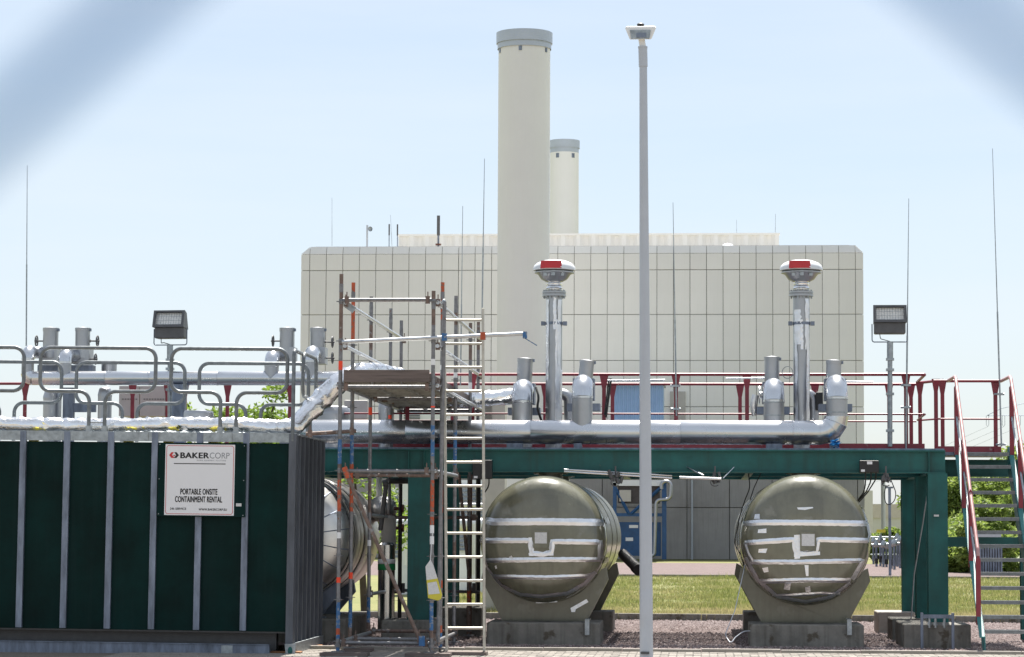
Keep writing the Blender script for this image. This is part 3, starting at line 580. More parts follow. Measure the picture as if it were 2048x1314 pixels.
TA = [([(958, 1040), (990, 1044), (1082, 1043), (1206, 1045)], 15),
      ([(957, 1081), (1060, 1081), (1064, 1106), (1086, 1109), (1103, 1104), (1105, 1083), (1200, 1084), (1199, 1117)], 11),
      ([(968, 1121), (1090, 1119), (1199, 1119)], 10), ([(986, 1153), (1090, 1155), (1176, 1152), (1190, 1146)], 9),
      ([(968, 1135), (1000, 1172), (1040, 1190), (1083, 1193), (1134, 1187), (1168, 1168), (1186, 1148)], 8)]
PA = [[(1057, 1075), (1064, 1075), (1066, 1112), (1059, 1112)], [(989, 1132), (1023, 1111), (1026, 1116), (991, 1138)], [(1057, 1106), (1107, 1106), (1107, 1111), (1058, 1112)], [(1068, 1208), (1112, 1206), (1110, 1209), (1072, 1211)]]
t1, c1, R1 = tank(1083, 1079, 128, 34.5, 41.6, 'olive tank with slanted tape scrap, between the ladder and the lamp post', TA, PA, (1070, 1064, 1094, 1093), 1)
saddle(t1, c1, R1, 35.25, P(1083, 1246, 35.25).z, .12, 1.6, 1.12); saddle(t1, c1, R1, 39.75, P(1083, 1226, 39.75).z, .12, 1.6, 1.12)
TB = [([(1488, 1047), (1520, 1045), (1610, 1045), (1736, 1047)], 12), ([(1738, 1048), (1742, 1070), (1738, 1085)], 8),
      ([(1490, 1086), (1588, 1079), (1592, 1104), (1612, 1105), (1632, 1103), (1636, 1079), (1738, 1081)], 11),
      ([(1490, 1086), (1497, 1108), (1506, 1123)], 7), ([(1502, 1124), (1600, 1124), (1728, 1121), (1706, 1159)], 10),
      ([(1520, 1163), (1610, 1160), (1702, 1161)], 10), ([(1492, 1115), (1516, 1160), (1556, 1194), (1612, 1204), (1664, 1194), (1702, 1166)], 8), ([(1546, 1192), (1590, 1190), (1640, 1187), (1682, 1188)], 7)]
PB = [[(1594, 1015), (1625, 1014), (1627, 1016), (1610, 1020), (1596, 1019)], [(1511, 1029), (1520, 1028), (1520, 1038), (1509, 1038)], [(1517, 1059), (1533, 1057), (1533, 1066), (1516, 1066)], [(1518, 1098), (1535, 1097), (1532, 1106), (1517, 1105)],
      [(1525, 1136), (1536, 1134), (1538, 1143), (1529, 1145)], [(1570, 1167), (1582, 1166), (1580, 1180), (1568, 1178)], [(1610, 1175), (1620, 1172), (1622, 1184), (1612, 1184)], [(1609, 1130), (1617, 1130), (1617, 1152), (1612, 1152)], [(1588, 1070), (1600, 1069), (1600, 1117), (1589, 1118)], [(1588, 1105), (1640, 1103), (1640, 1110), (1588, 1114)]]
t2, c2, R2 = tank(1613, 1080, 131, 34.5, 41.6, 'olive tank covered in many square tape scraps, right of the lamp post', TB, PB, (1603, 1067, 1629, 1098), -1)
saddle(t2, c2, R2, 35.25, P(1612, 1250, 35.25).z, .12, 1.6, 1.12); saddle(t2, c2, R2, 39.75, P(1612, 1228, 39.75).z, .12, 1.6, 1.12)
# loose taped scrap on the saddle of the first tank
k = MB(); k.extr([P(1141, 1216, 35.23), P(1173, 1198, 35.23), P(1177, 1204, 35.23), P(1152, 1218, 35.23), P(1150, 1224, 35.23), P(1143, 1224, 35.23)], (0, -.012, 0)); build(k, 'tape_scrap', M['tape'], t1)
# man-hole nozzles on top
for t_, c_ in ((t1, c1), (t2, c2)):
    for dy in (1.2, 3.2):
        k = MB(); z0 = c_.z + R1 - .05; k.cyl((c_.x + .02, 35 + dy, z0), (c_.x + .02, 35 + dy, z0 + .16), .17, n=20); k.cyl((c_.x + .02, 35 + dy, z0 + .1), (c_.x + .02, 35 + dy, z0 + .14), .24, n=20); build(k, 'nozzle', M['tank'], t_)
footing(973, 1200, 1288, 1246, 34.55, 1.2, 'long grey concrete footing under the near saddle of the middle tank'); footing(1010, 1226, 1262, 1223, 39.3, .9, 'concrete footing under the far saddle of the middle tank')
footing(1499, 1728, 1291, 1250, 34.55, 1.2, 'long grey concrete footing under the near saddle of the right tank'); footing(1487, 1690, 1264, 1225, 39.3, .9, 'concrete footing under the far saddle of the right tank')
for px, lb_ in ((1176, 'middle'), (1700, 'right')):
    a = P(px, 1244, 34.55); k = MB(); k.bx(a.x - .04, a.x + .02, 34.5, 34.54, a.z - .17, a.z + .02); k.bx(a.x - .04, a.x + .02, 34.5, 34.9, a.z + .02, a.z + .035); solo(k, 'earth_strap', M['galv'], f'small galvanised strap on the footing of the {lb_} tank', 'bracket')
# clad tank at the left
Ya = 34.6; sA = S(Ya); cA = P(573, 1074, Ya); RA = 123 * sA
tA = thing('clad_tank', 'shiny metal clad tank between the container and the scaffold', 'tank', (cA.x, 36.2, 0), 'horizontal tanks under the steel gantry'); D = .42
k = MB(); k.lathe([(max(.001, RA * f), head_y(RA * f, RA, D)) for f in [0, .15, .3, .45, .6, .7, .78, .85, .9, .94, .97, .99, 1]], (cA.x, Ya, cA.z), (0, 1, 0), 36); hd = build(k, 'dished_end', M['cladding'], tA)
for i in range(18):
    a = R(i * 20 + 8); k = MB(); pts = []
    for f in (.45, .6, .72, .82, .9, .95, .99):
        r = RA * f; pts.append((cA.x + r * math.cos(a), Ya + head_y(r, RA, D) - .006, cA.z + r * math.sin(a)))
    k.tube(pts, .007, 5); build(k, 'seam', M['galv_dull'], hd)
for i, (y0, y1) in enumerate(((D - .02, D + .25), (D + .25, D + .75), (D + .75, D + 1.25), (D + 1.25, D + 1.9), (D + 1.9, D + 3.0))):
    k = MB(); rr = RA + .012 * (i % 2) + .008; k.lathe([(rr, y0), (rr + .006, y0 + .01), (rr + .006, y1 - .02), (rr, y1)], (cA.x, Ya, cA.z), (0, 1, 0), 72); build(k, 'jacket_sheet', M['cladding'] if i % 2 else M['cladding2'], tA)
k = MB(); k.lathe([(RA, D + 3), (RA * .7, D + 3.3), (.01, D + 3.4)], (cA.x, Ya, cA.z), (0, 1, 0), 48); build(k, 'dished_end', M['alu_dull'], tA)
saddle(tA, cA, RA, 35.3, .32, .12, 1.5, .7, 'galv_dull', 38); saddle(tA, cA, RA, 37.0, .32, .12, 1.5, .7, 'galv_dull', 38)
footing(470, 690, 1284, 1238, 34.9, 2.6, 'concrete footing under the shiny clad tank')

# ================================================================== STEEL GANTRY
GY = 35.25; zd = P(1300, 899, GY).z; GX0 = P(-60, 900, GY).x; GX1 = P(1891, 900, GY).x
ga = thing('steel_gantry', 'green steel gantry with wine red railings spanning over the tanks', 'gantry', ((GX0 + GX1) / 2, 36.5, 0))
bh = .31
def gp_(mb, nm, m, **kw): return build(mb, nm, m, ga, **kw)
k = MB(); k.ibeam((GX0, GY + .07, zd - bh / 2), (GX1, GY + .07, zd - bh / 2), bh, .15); gp_(k, 'main_beam', M['beam'])
for yy in (37.9, 40.1):
    k = MB(); k.ibeam((GX0, yy, zd - bh / 2), (GX1, yy, zd - bh / 2), bh, .15); gp_(k, 'main_beam', M['beam'])
for px in (140, 560, 842, 1236, 1500, 1874):
    x = P(px, 920, GY).x; k = MB(); k.ibeam((x, GY + .1, zd - bh / 2 - .06), (x, 40.1, zd - bh / 2 - .06), .2, .1); gp_(k, 'cross_beam', M['beam'])
for px in (817, 848, 1858):
    x = P(px, 920, GY).x; k = MB(); k.bx(x - .006, x + .006, GY + .0, GY + .06, zd - bh + .02, zd - .02); gp_(k, 'stiffener', M['beam'])
k = MB(); n = 0
for yy in [35.42 + .036 * i for i in range(131)]: k.bx(GX0, GX1, yy, yy + .006, zd - .002, zd + .028)
for xx in range(int((GX1 - GX0) / .12)): k.bx(GX0 + xx * .12, GX0 + xx * .12 + .006, 35.4, 40.13, zd + .004, zd + .02)
gp_(k, 'grating_deck', M['galv_dull'])
colm = [(840, 35.36, .30), (840, 37.3, .28), (840, 39.6, .28), (1874, 35.36, .26), (1874, 37.35, .26), (1874, 39.9, .26), (140, 35.36, .28), (140, 39.6, .28)]
for px, yy, wd in colm:
    x = P(px, 1000, 35.36).x; k = MB(); k.ibeam((x, yy, .28), (x, yy, zd - bh), wd, wd, .02, .014, up=(0, 1, 0)); k.bx(x - .2, x + .2, yy - .2, yy + .2, .27, .3)
    gp_(k, 'column', M['beam'])
    for dz in (1.35, 1.5):
        if px > 1800: k = MB(); k.bx(x - wd / 2 + .02, x - .01, yy - wd / 2 + .025, yy + wd / 2 - .025, dz, dz + .012); gp_(k, 'web_plate', M['beam'])
k = MB(); x = P(1886, 1022, 35.2).x; p = P(1868, 1033, 35.2); k.bx(p.x, p.x + .065, 35.2, 35.215, p.z, p.z + .025); gp_(k, 'number_plate', M['paper'])
# railings
def rail_run(Y, px0, px1, posts, top, mid, z_toe=True, sub='rail'):
    x0 = P(px0, 760, Y).x; x1 = P(px1, 760, Y).x
    k = MB(); k.cyl((x0, Y, top), (x1, Y, top), .021, n=12); gp_(k, 'top_rail', M['red']); k = MB(); k.cyl((x0, Y, mid), (x1, Y, mid), .013, n=10); gp_(k, 'mid_rail', M['red'])
    k = MB(); k.bx(x0, x1, Y - .04, Y - .032, zd + .03, zd + .15); gp_(k, 'toe_board', M['red'])
    for px in posts:
        x = P(px, 800, Y).x; k = MB(); w1, w0 = .062, .028
        k.extr([(x - w1, Y - .012, top - .02), (x - w0, Y - .012, top - .2), (x - w0, Y - .012, zd - .02), (x + w0, Y - .012, zd - .02), (x + w0, Y - .012, top - .2), (x + w1, Y - .012, top - .02)], (0, .024, 0)); gp_(k, 'rail_post', M['red'])
YF, YR = 37.2, 39.7; zT = P(1500, 749, YF).z; zM = P(1500, 828, YF).z; zTL = P(1950, 762, 37.6).z; zML = P(1950, 838, 37.6).z
rail_run(YF, 690, 1848, [815, 945, 1208, 1352, 1494, 1812], zT, zM)
rail_run(YR, -40, 1832, [-10, 50, 265, 335, 370, 455, 580, 905, 1090, 1225, 1480, 1630, 1778, 1822], zT, zM)
# stepped return rails at the right end
for z_, r_ in ((zT, .021), (zM, .013)):
    xs = P(1850, 749, YF).x; k = MB(); k.tube(fillet([(xs - .1, YF, z_), (xs, YF, z_), (P(1829, 769, YR).x, YR - .3, z_), (P(1886, 762, 38.6).x, 38.6, z_)], .05, 5), r_, 10); gp_(k, 'return_rail', M['red'])
for px, Y in ((1840, 38.9), (1872, 37.9), (1885, 38.6)):
    x = P(px, 800, Y).x; k = MB(); k.extr([(x - .06, Y, zT - .02), (x - .028, Y, zT - .2), (x - .028, Y, zd), (x + .028, Y, zd), (x + .028, Y, zT - .2), (x + .06, Y, zT - .02)], (0, .024, 0)); gp_(k, 'rail_post', M['red'])

# column footings at right and under the left column
footing(1808, 1942, 1293, 1249, 34.45, 1.5, 'brown stained concrete footing of the nearest right gantry column'); footing(1784, 1860, 1280, 1238, 36.9, .9, 'dark mossy concrete footing of the middle right gantry column'); footing(1756, 1830, 1263, 1224, 39.4, .9, 'pale concrete footing of the farthest right gantry column', 'conc2')
footing(762, 882, 1272, 1241, 34.95, .9, 'concrete footing of the green column behind the scaffold'); footing(880, 962, 1262, 1215, 37.0, .9, 'mossy concrete footing of the second green column behind the ladder')
# bracket frame on the nearest right footing
Yb = 34.3; t = thing('anchor_frame', 'grey steel anchor frame in front of the right column footing', 'bracket', P(1875, 1290, Yb))
for x0, x1, y0, y1 in ((1841, 1847, 1225, 1291), (1903, 1909, 1226, 1291)):
    a = P(x0, y0, Yb); b = P(x1, y1, Yb); k = MB(); k.bx(a.x, b.x, Yb, Yb + .04, 0, a.z); build(k, 'upright', M['galv_dull'], t)
a = P(1847, 1229, Yb); b = P(1903, 1237, Yb); k = MB(); k.bx(a.x, b.x, Yb + .003, Yb + .043, b.z, a.z); build(k, 'crossbar', M['galv_dull'], t)
for px in (1859, 1871, 1889):
    a = P(px, 1237, Yb); k = MB(); k.cyl((a.x, Yb + .02, a.z), (a.x, Yb + .02, a.z - .12), .018, n=10); k.cyl((a.x, Yb + .02, a.z - .05), (a.x, Yb + .02, a.z - .09), .03, n=6); build(k, 'anchor_bolt', M['galv'], t)

# ================================================================== STAIR
YT, YBt = 36.35, 33.55; st = thing('steel_stair', 'green steel stair with grey treads and worn red handrails at right', 'stair', P(1990, 1290, YBt))
xL0 = P(1921, 907, YT).x; xR0 = P(2017, 907, YT).x; ztop = P(1970, 906, YT).z; zbot = P(1990, 1259, YBt + .1).z; NT = 14
def sp(f): return YT + (YBt - YT) * f, ztop + (zbot - ztop) * f
for i in range(NT):
    y, z = sp(i / (NT - 1)); k = MB(); k.bx(xL0 + .005, xR0 - .005, y - .11, y - .105, z - .045, z); k.bx(xL0 + .005, xR0 - .005, y + .11, y + .115, z - .035, z)
    for j in range(9): k.bx(xL0 + .005, xR0 - .005, y - .1 + j * .0245, y - .095 + j * .0245, z - .026, z - .001)
    for j in range(13): xx = xL0 + (xR0 - xL0) * (j + .5) / 13; k.bx(xx, xx + .005, y - .105, y + .11, z - .02, z - .004)
    k.bx(xL0 + .006, xR0 - .006, y - .113, y - .085, z + .0005, z + .003, 1); build(k, 'tread', [M['railgalv'], M['tubelight']], st)  # pale front strip imitates sunlight on the nosing
for x, sg in ((xL0, -1), (xR0, 1)):
    y0, z0 = sp(-.03); y1, z1 = sp(1.06); k = MB(); hh = .14
    k.extr([(x, y0 + .05, z0 + .02), (x, y1, z1 + .06), (x, y1 - .02, -.0), (x, y1 + .2, 0), (x, y0 + .05, z0 - .28)], (sg * .012, 0, 0)); 
    k.extr([(x, y0 + .05, z0 + .02), (x, y1, z1 + .06), (x, y1, z1 + .045), (x, y0 + .05, z0 + .005)], (sg * .075, 0, 0)); build(k, 'stringer', M['beam2'], st)
    hx = x + sg * .05; off = .98
    pts = [(hx, sp(-.02)[0], sp(-.02)[1] + off), (hx, sp(.93)[0], sp(.93)[1] + off - .12)]
    k = MB(); k.tube(fillet([(hx, 37.6, zTL), (hx, pts[0][1] + .12, zTL)] + pts + [(hx, pts[1][1] - .05, pts[1][2] - .1)], .06, 5), .024, 12); build(k, 'handrail', M['redrail'], st)
    k = MB(); k.tube([(hx, sp(0)[0], sp(0)[1] + .5), (hx, sp(.93)[0], sp(.93)[1] + .45)], .014, 10); build(k, 'knee_rail', M['galv'], st)
    for f in (0.0, .33, .64, .95):
        y, z = sp(f); top = z + off - (.02 if f < .9 else .16); k = MB()
        k.extr([(hx - .03, y - .01, top - .05), (hx, y - .01, top), (hx + .03, y - .01, top - .05), (hx + .03, y - .01, z - .06), (hx - .03, y - .01, z - .06)], (0, .05, 0)); build(k, 'rail_post', M['red'], st)
# landing
k = MB(); k.bx(xL0 - .25, xR0 + .03, YT + .14, 37.65, zd - .03, zd + .012); build(k, 'landing', M['galv_dull'], st)
k = MB(); k.bx(xL0 - .2, xR0 + .05, 37.64, 37.65, zd + .013, zd + .13); build(k, 'toe_board', M['red'], st)
for z_, r_ in ((zTL, .021), (zML, .013)):
    k = MB(); k.cyl((xL0 - .25, 37.6, z_), (xR0 + .05, 37.6, z_), r_, n=12); build(k, 'landing_rail', M['red'], st)
xq = P(1991, 800, 37.6).x; k = MB(); k.extr([(xq - .06, 37.6, zTL - .02), (xq - .028, 37.6, zTL - .2), (xq - .028, 37.6, zd), (xq + .028, 37.6, zd), (xq + .028, 37.6, zTL - .2), (xq + .06, 37.6, zTL - .02)], (0, .024, 0)); build(k, 'rail_post', M['red'], st)
k = MB(); k.ibeam((xL0 - .2, 37.0, zd - .2), (xR0 + .3, 37.0, zd - .2), .24, .12); build(k, 'landing_beam', M['beam'], st)
p = P(1960, 1084, 37.3); k = MB(); k.bx(GX1 - .1, xR0 + .3, 37.25, 37.4, p.z - .07, p.z + .07); build(k, 'tie_beam', M['beam'], st)
for x in (xR0 + .34,):
    k = MB(); k.ibeam((x, 37.3, 0), (x, 37.3, zd - .2), .16, .16, up=(0, 1, 0)); build(k, 'column', M['beam'], st)

# ================================================================== PIPES ON THE GANTRY
HY = 36.0; sH = S(HY)
# right header with segmented end elbow
hd_ = thing('header_pipe', 'thick shiny aluminium clad pipe along the front of the gantry', 'pipe', P(1150, 890, HY))
zc = P(1150, 864.5, HY).z; rH = 24 * sH; xs = [P(px, 864, HY).x for px in (560, 812, 1062, 1290, 1361, 1586, 1640)]
for a, b in zip(xs[:-1], xs[1:]):
    k = MB(); k.lathe([(rH - .003, 0), (rH, .004), (rH, (b - a) - .02), (rH + .004, (b - a) - .018), (rH + .004, (b - a) - .002), (rH - .003, b - a)], (a, HY, zc), (1, 0, 0), 40); build(k, 'jacket_sheet', M['alu'], hd_)
# mitred elbow turning up to the last riser
xe = xs[-1]; xr_ = P(1673, 800, HY).x; ang = [0, 22, 45, 68, 90]; rb = xr_ - xe
cs = [Vector((xe + rb * math.sin(R(a)), HY, zc + rb * (1 - math.cos(R(a))))) for a in ang]
for i in range(4):
    k = MB(); am0, am1 = R(ang[i]), R(ang[i + 1])
    def ring(c, a): return [c + Vector((-math.sin(a) * math.cos(t) * rH, math.sin(t) * rH, math.cos(a) * math.cos(t) * rH)) for t in [2 * math.pi * j / 40 for j in range(40)]]
    r0, r1 = ring(cs[i], am0), ring(cs[i + 1], am1); k.add(r0 + r1, [(j, (j + 1) % 40, (j + 1) % 40 + 40, j + 40) for j in range(40)], 0, True); k.tube(r1, .004, 5, closed=True); build(k, 'elbow_segment', M['alu'], hd_)
def gooseneck(px, ydome, ybot, Y, rpx, label, hat, mitre=False, m='alu', mr='alu_dull', extra=True, seams=(), y2=None):
    s_ = S(Y); r = rpx * s_; b = P(px, ybot, Y); x = b.x; zt_ = P(px, ydome, Y).z - r; rb_ = r * 1.25
    t = thing('gooseneck_pipe', label, 'pipe', (x, Y, b.z), 'goosenecks on the gantry pipes')
    k = MB(); zs_ = zt_ - rb_; k.lathe([(r, 0), (r, zs_ - b.z)], (x, Y, b.z), n=36)
    if mitre:
        k = MB(); n = 36; lo = [Vector((x + r * math.cos(t_), Y + r * math.sin(t_), b.z + abs(math.cos(t_)) * r * 1.05)) for t_ in [2 * math.pi * j / n for j in range(n)]]; hi = [Vector((p.x, p.y, zs_)) for p in lo]
        k.add(lo + hi, [(j, (j + 1) % n, (j + 1) % n + n, j + n) for j in range(n)], 0, True); k.tube(lo, .008, 5, closed=True)
    build(k, 'riser', M[mr], t)
    arc = [(x, Y + rb_ * (1 - math.cos(R(a))), zs_ + rb_ * math.sin(R(a))) for a in range(0, 91, 15)]
    k = MB(); k.tube(arc + [(x, Y + rb_ + .22, zs_ + rb_)], r * 1.015, 36, caps=True); k.lathe([(r * 1.015, -.02), (r * 1.05, -.018), (r * 1.05, .012), (r * 1.015, .014)], (x, Y, zs_), n=36); build(k, 'bend', M[m], t)
    for yy in seams:
        k = MB(); z_ = P(px, yy, Y).z; k.lathe([(r, -.01), (r * 1.03, -.008), (r * 1.03, .008), (r, .01)], (x, Y, z_), n=36); build(k, 'seam_ring', M['galv'], t)
    # insulated valve hat standing behind the bend
    hx, hy0, hy1, hr, tilt = hat; Yh_ = Y + rb_ + .32; p0 = P(hx, hy1, Yh_); p1 = P(hx, hy0, Yh_); ax = (p1 - p0); ln = ax.length; ax = Matrix.Rotation(R(tilt), 3, 'Y') @ Vector((0, 0, 1)); hr_ = hr * S(Yh_)
    h = MB(); h.lathe([(hr_, -.12), (hr_, ln - .05), (hr_ * 1.05, ln - .05), (hr_ * 1.06, ln), (.01, ln + .015)], p0, ax, 28); ho = build(h, 'valve_hood', M['alu_dull'], t)
    h = MB(); q = p0 + ax * (ln - .03) + Vector((hr_ * (1 if tilt >= 0 else -1) * 1.08, -.02, 0)); h.box(q, (.03, .03, .04)); build(h, 'hood_latch', M['galv_dull'], ho)
    if extra:
        h = MB(); zc_ = zs_ + rb_; h.box((x, Yh_, zc_ - .05), (.3, .34, .3)); h.box((x, Yh_, zc_ - .3), (.46, .3, .1)); build(h, 'valve_body', M['galv_dull'], t)
    return t, Vector((x, Y, zs_ + rb_))
gooseneck(1044, 757, 895, 36.6, 20.5, 'gooseneck with tilted hood where the foil duct arrives', (1048, 717, 772, 15.5, 3), seams=())
gooseneck(1164.5, 748, 864, HY, 20.5, 'gooseneck with pointed mitre foot, right of the first vent stack', (1171, 721, 756, 14.5, 6), True)
gooseneck(1548, 755, 845, 36.45, 20.5, 'gooseneck with two ring seams left of the right vent stack', (1544, 714, 760, 15, 0), seams=(805, 831))
gooseneck(1674, 748, 836, HY, 21, 'gooseneck rising from the elbowed end of the thick pipe', (1667, 721, 752, 15, 2), seams=(798, 825), extra=True)
# supports under the header
for px, lb_ in ((1030, 'first'), (1156, 'second'), (1548, 'third'), (1668, 'fourth')):
    x = P(px, 890, HY).x; k = MB(); w_ = .11 if px in (1030, 1548) else .055; k.bx(x - w_, x + w_, HY - .1, HY + .1, zd + .03, zc - rH + .012); solo(k, 'pipe_support', M['galv_dull'], f'{lb_} grey support block from the left under the thick pipe', 'bracket', 'supports under the thick pipe')
# vent stacks
def vent(px, Y, label, tapes):
    s_ = S(Y); x = P(px, 700, Y).x; t = thing('vent_stack', label, 'vent', (x, Y, zd - .4)); z = lambda y: P(px, y, Y).z
    k = MB(); k.lathe([(16.5 * s_, zd - .5), (16.5 * s_, z(592))], (x, Y, 0), n=36); pp = build(k, 'pipe', M['alu_dull'], t)
    for y0, y1, a0, wd in tapes:
        k = MB(); n = 14; vs_ = []
        for i in range(n + 1):
            zz = z(y0) + (z(y1) - z(y0)) * i / n; j = random.uniform(-.06, .06); ww = wd * random.uniform(.8, 1.15)
            for q in (-.5, 0, .5): a = R(a0) + j + q * ww; rr = 16.5 * s_ + .004 + random.uniform(0, .006); vs_.append((x + math.sin(a) * rr, Y - math.cos(a) * rr, zz))
        k.add(vs_, [(i * 3 + q, i * 3 + q + 1, i * 3 + q + 4, i * 3 + q + 3) for i in range(n) for q in (0, 1)], 0, True); build(k, 'tape_strip', M['tape'], pp)
    k = MB(); k.lathe([(17.5 * s_, -.02), (17.5 * s_, .02)], (x, Y, z(647)), n=36); k.box((x - 22 * s_, Y, z(647)), (8 * s_, .08, 8 * s_)); k.box((x + 22 * s_, Y, z(647)), (8 * s_, .08, 8 * s_)); build(k, 'clamp', M['galv_dull'], t)
    k = MB(); r = 24 * s_; k.lathe([(.1, z(593)), (r, z(593)), (r, z(589)), (r * .9, z(588.4)), (r * .9, z(587)), (r, z(586.6)), (r, z(583)), (r * .8, z(582))], (x, Y, 0), n=36); fl = build(k, 'flange', M['alu_dull'], t)
    k = MB()
    for i in range(12): a = R(i * 30 + 10); c = Vector((x + math.cos(a) * r * .86, Y + math.sin(a) * r * .86, 0)); k.cyl(c + Vector((0, 0, z(597))), c + Vector((0, 0, z(580))), .012, n=6)
    build(k, 'flange_bolts', M['galv'], fl)
    k = MB(); pr = []
    for i in range(15): f = i / 14; pr.append(((16 + 2.0 * math.sin(i * 2.4) * .5 - 1.5 * f) * s_, z(582) + (z(558) - z(582)) * f))
    k.lathe(pr, (x, Y, 0), n=30); build(k, 'foil_neck', M['foil'], t)
    k = MB(); k.lathe([(18 * s_, z(563)), (26 * s_, z(559)), (33 * s_, z(549)), (40 * s_, z(546.5)), (40 * s_, z(544.5)), (30 * s_, z(544.5))], (x, Y, 0), n=48); build(k, 'cap_bowl', M['alu_dull'], t)
    k = MB(); k.lathe([(36 * s_, z(545)), (36 * s_, z(542))], (x, Y, 0), n=48); build(k, 'flame_mesh', M['black'], t)
    k = MB(); k.lathe([(38 * s_, z(542)), (42.5 * s_, z(541)), (42.5 * s_, z(537)), (40 * s_, z(531)), (34 * s_, z(526)), (22 * s_, z(521.5)), (8 * s_, z(519.5)), (.001, z(519))], (x, Y, 0), n=48); dome = build(k, 'cap_dome', M['whitepipe'], t)
    k = MB(); n = 8; vs_ = []
    for i in range(n + 1):
        a = R(-29 + 58 * i / n)
        for zz, rr in ((z(540), 44.5), (z(525), 42.5)): vs_.append((x - .03 + math.sin(a) * rr * s_, Y - math.cos(a) * rr * s_, zz))
    k.add(vs_, [(2*i, 2*i+2, 2*i+3, 2*i+1) for i in range(n)]); k.extr([vs_[0], vs_[1], vs_[2*n+1], vs_[2*n]], (0, .1, 0)); build(k, 'red_cover', M['inkred'], dome, 'red cover plate over the cap rim')
    for sx in (-.55, 0, .6):
        k = MB(); k.box((x + sx * 30 * s_, Y - math.sqrt(1 - sx * sx) * 34 * s_, z(549)), (.05, .05, .075)); build(k, 'cap_lug', M['galv'], t)
    return t
vent(1108, 36.9, 'silver vent stack with red plated cap in front of the chimney', [(595, 660, 8, .35), (600, 850, 42, .5), (600, 760, -48, .5), (640, 880, 20, .3), (740, 880, 62, .6)])
vent(1603, 36.9, 'silver vent stack with red plated cap at the right over the hall', [(620, 690, -30, .9), (598, 700, 40, .6), (680, 880, -40, .4), (690, 880, 45, .5), (640, 700, 0, .3)])
# small bends beside the vent stacks
for px, lb_ in ((1130, 'first'), (1618, 'right')):
    Y = 37.05; k = MB(); k.tube(fillet([P(px - 30, 788, Y), P(px + 8, 788, Y), P(px + 9, 840, Y)], .1, 6), 11 * S(Y), 16); solo(k, 'small_bend', M['alu_dull'], f'small silver bend just behind the {lb_} vent stack', 'pipe')
# foil covered flange left of right goose neck, black box
k = MB(); p = P(1518, 790, 36.9); k.cyl(p, p + Vector((.1, 0, 0)), .05, n=14); k.cyl(p, p + Vector((.012, 0, 0)), .13, n=18); k.tube([p + Vector((-.05, 0, 0)), P(1507, 810, 36.9), P(1508, 832, 36.9)], [.05, .06, .03], 10); solo(k, 'flanged_stub', M['tape_old'], 'foil wrapped flanged stub left of the ring seamed gooseneck', 'pipe')
def jbox(x0, y0, x1, y1, Y, label, cables=(), lab=True):
    a = P(x0, y0, Y); b = P(x1, y1, Y); t = thing('junction_box', label, 'junction box', ((a.x + b.x) / 2, Y, b.z)); k = MB(); k.bx(a.x, b.x, Y, Y + .1, b.z, a.z); bevel(build(k, 'housing', M['black'], t), .008)
    if lab:
        k = MB(); k.bx(a.x + .1, a.x + .17, Y - .004, Y, a.z - .05, a.z - .012); build(k, 'sticker', M['signwhite'], t); k = MB(); k.bx(a.x + .02, a.x + .07, Y - .004, Y, b.z + .01, b.z + .04); build(k, 'sticker', M['signwhite'], t)
    for path in cables:
        k = MB(); k.tube(fillet([P(x, y, Y + .05 + d) for x, y, d in path], .12, 6), .009, 8); build(k, 'cable', M['rubber'], t)
    return t
jbox(1632, 784, 1646, 820, 36.95, 'black junction box beside the last gooseneck', (), False)
jbox(1719, 921, 1758, 945, 35.13, 'black junction box with white stickers on the green beam right', (((1731, 945, 0), (1731, 970, 0), (1727, 985, .2), (1716, 1000, .5)), ((1742, 945, 0), (1742, 962, 0), (1732, 984, .2), (1716, 1002, .5)), ((1752, 945, 0), (1752, 958, 0), (1735, 985, .2), (1718, 1004, .5))))
jbox(945, 920, 984, 958, 35.13, 'black junction box behind the top part of the ladder', (((978, 958, 0), (978, 972, 0), (966, 990, .1)),), True)

# left header, thinner, with its goosenecks and hand wheels
LY = 36.8; sL = S(LY); zl = P(350, 756.5, LY).z; rl = 14.2 * sL
lh = thing('left_header_pipe', 'slim aluminium clad pipe behind the container rails', 'pipe', P(350, 770, LY))
xs = [P(px, 756, LY).x for px in (66, 212, 300, 436, 588, 636, 700)]
for a, b in zip(xs[:-1], xs[1:]):
    k = MB(); k.lathe([(rl - .003, 0), (rl, .004), (rl, (b - a) - .02), (rl + .004, (b - a) - .018), (rl + .004, (b - a) - .002), (rl - .003, b - a)], (a, LY, zl), (1, 0, 0), 32); build(k, 'jacket_sheet', M['alu'], lh)
x0 = P(55, 756, LY).x; k = MB(); rb2 = xs[0] - x0; arc = [Vector((xs[0] - rb2 * math.sin(R(a)), LY, zl + rb2 * (1 - math.cos(R(a))))) for a in (0, 30, 60, 90)]; k.tube(arc, rl, 32); build(k, 'elbow', M['alu'], lh)
def wheel(parent, c, d, r=.075):
    d = Vector(d).normalized(); k = MB(); u = d.orthogonal().normalized(); v = d.cross(u); ring_ = [c + (u * math.cos(2 * math.pi * i / 20) + v * math.sin(2 * math.pi * i / 20)) * r for i in range(20)]
    k.tube(ring_, .011, 6, closed=True); [k.tube([c - d * .01, ring_[i]], .007, 5) for i in (0, 5, 10, 15)]; k.cyl(c - d * .2, c + d * .03, .012, n=8); k.cyl(c - d * .16, c - d * .1, .024, n=8); build(k, 'hand_wheel', M['dark'], parent)
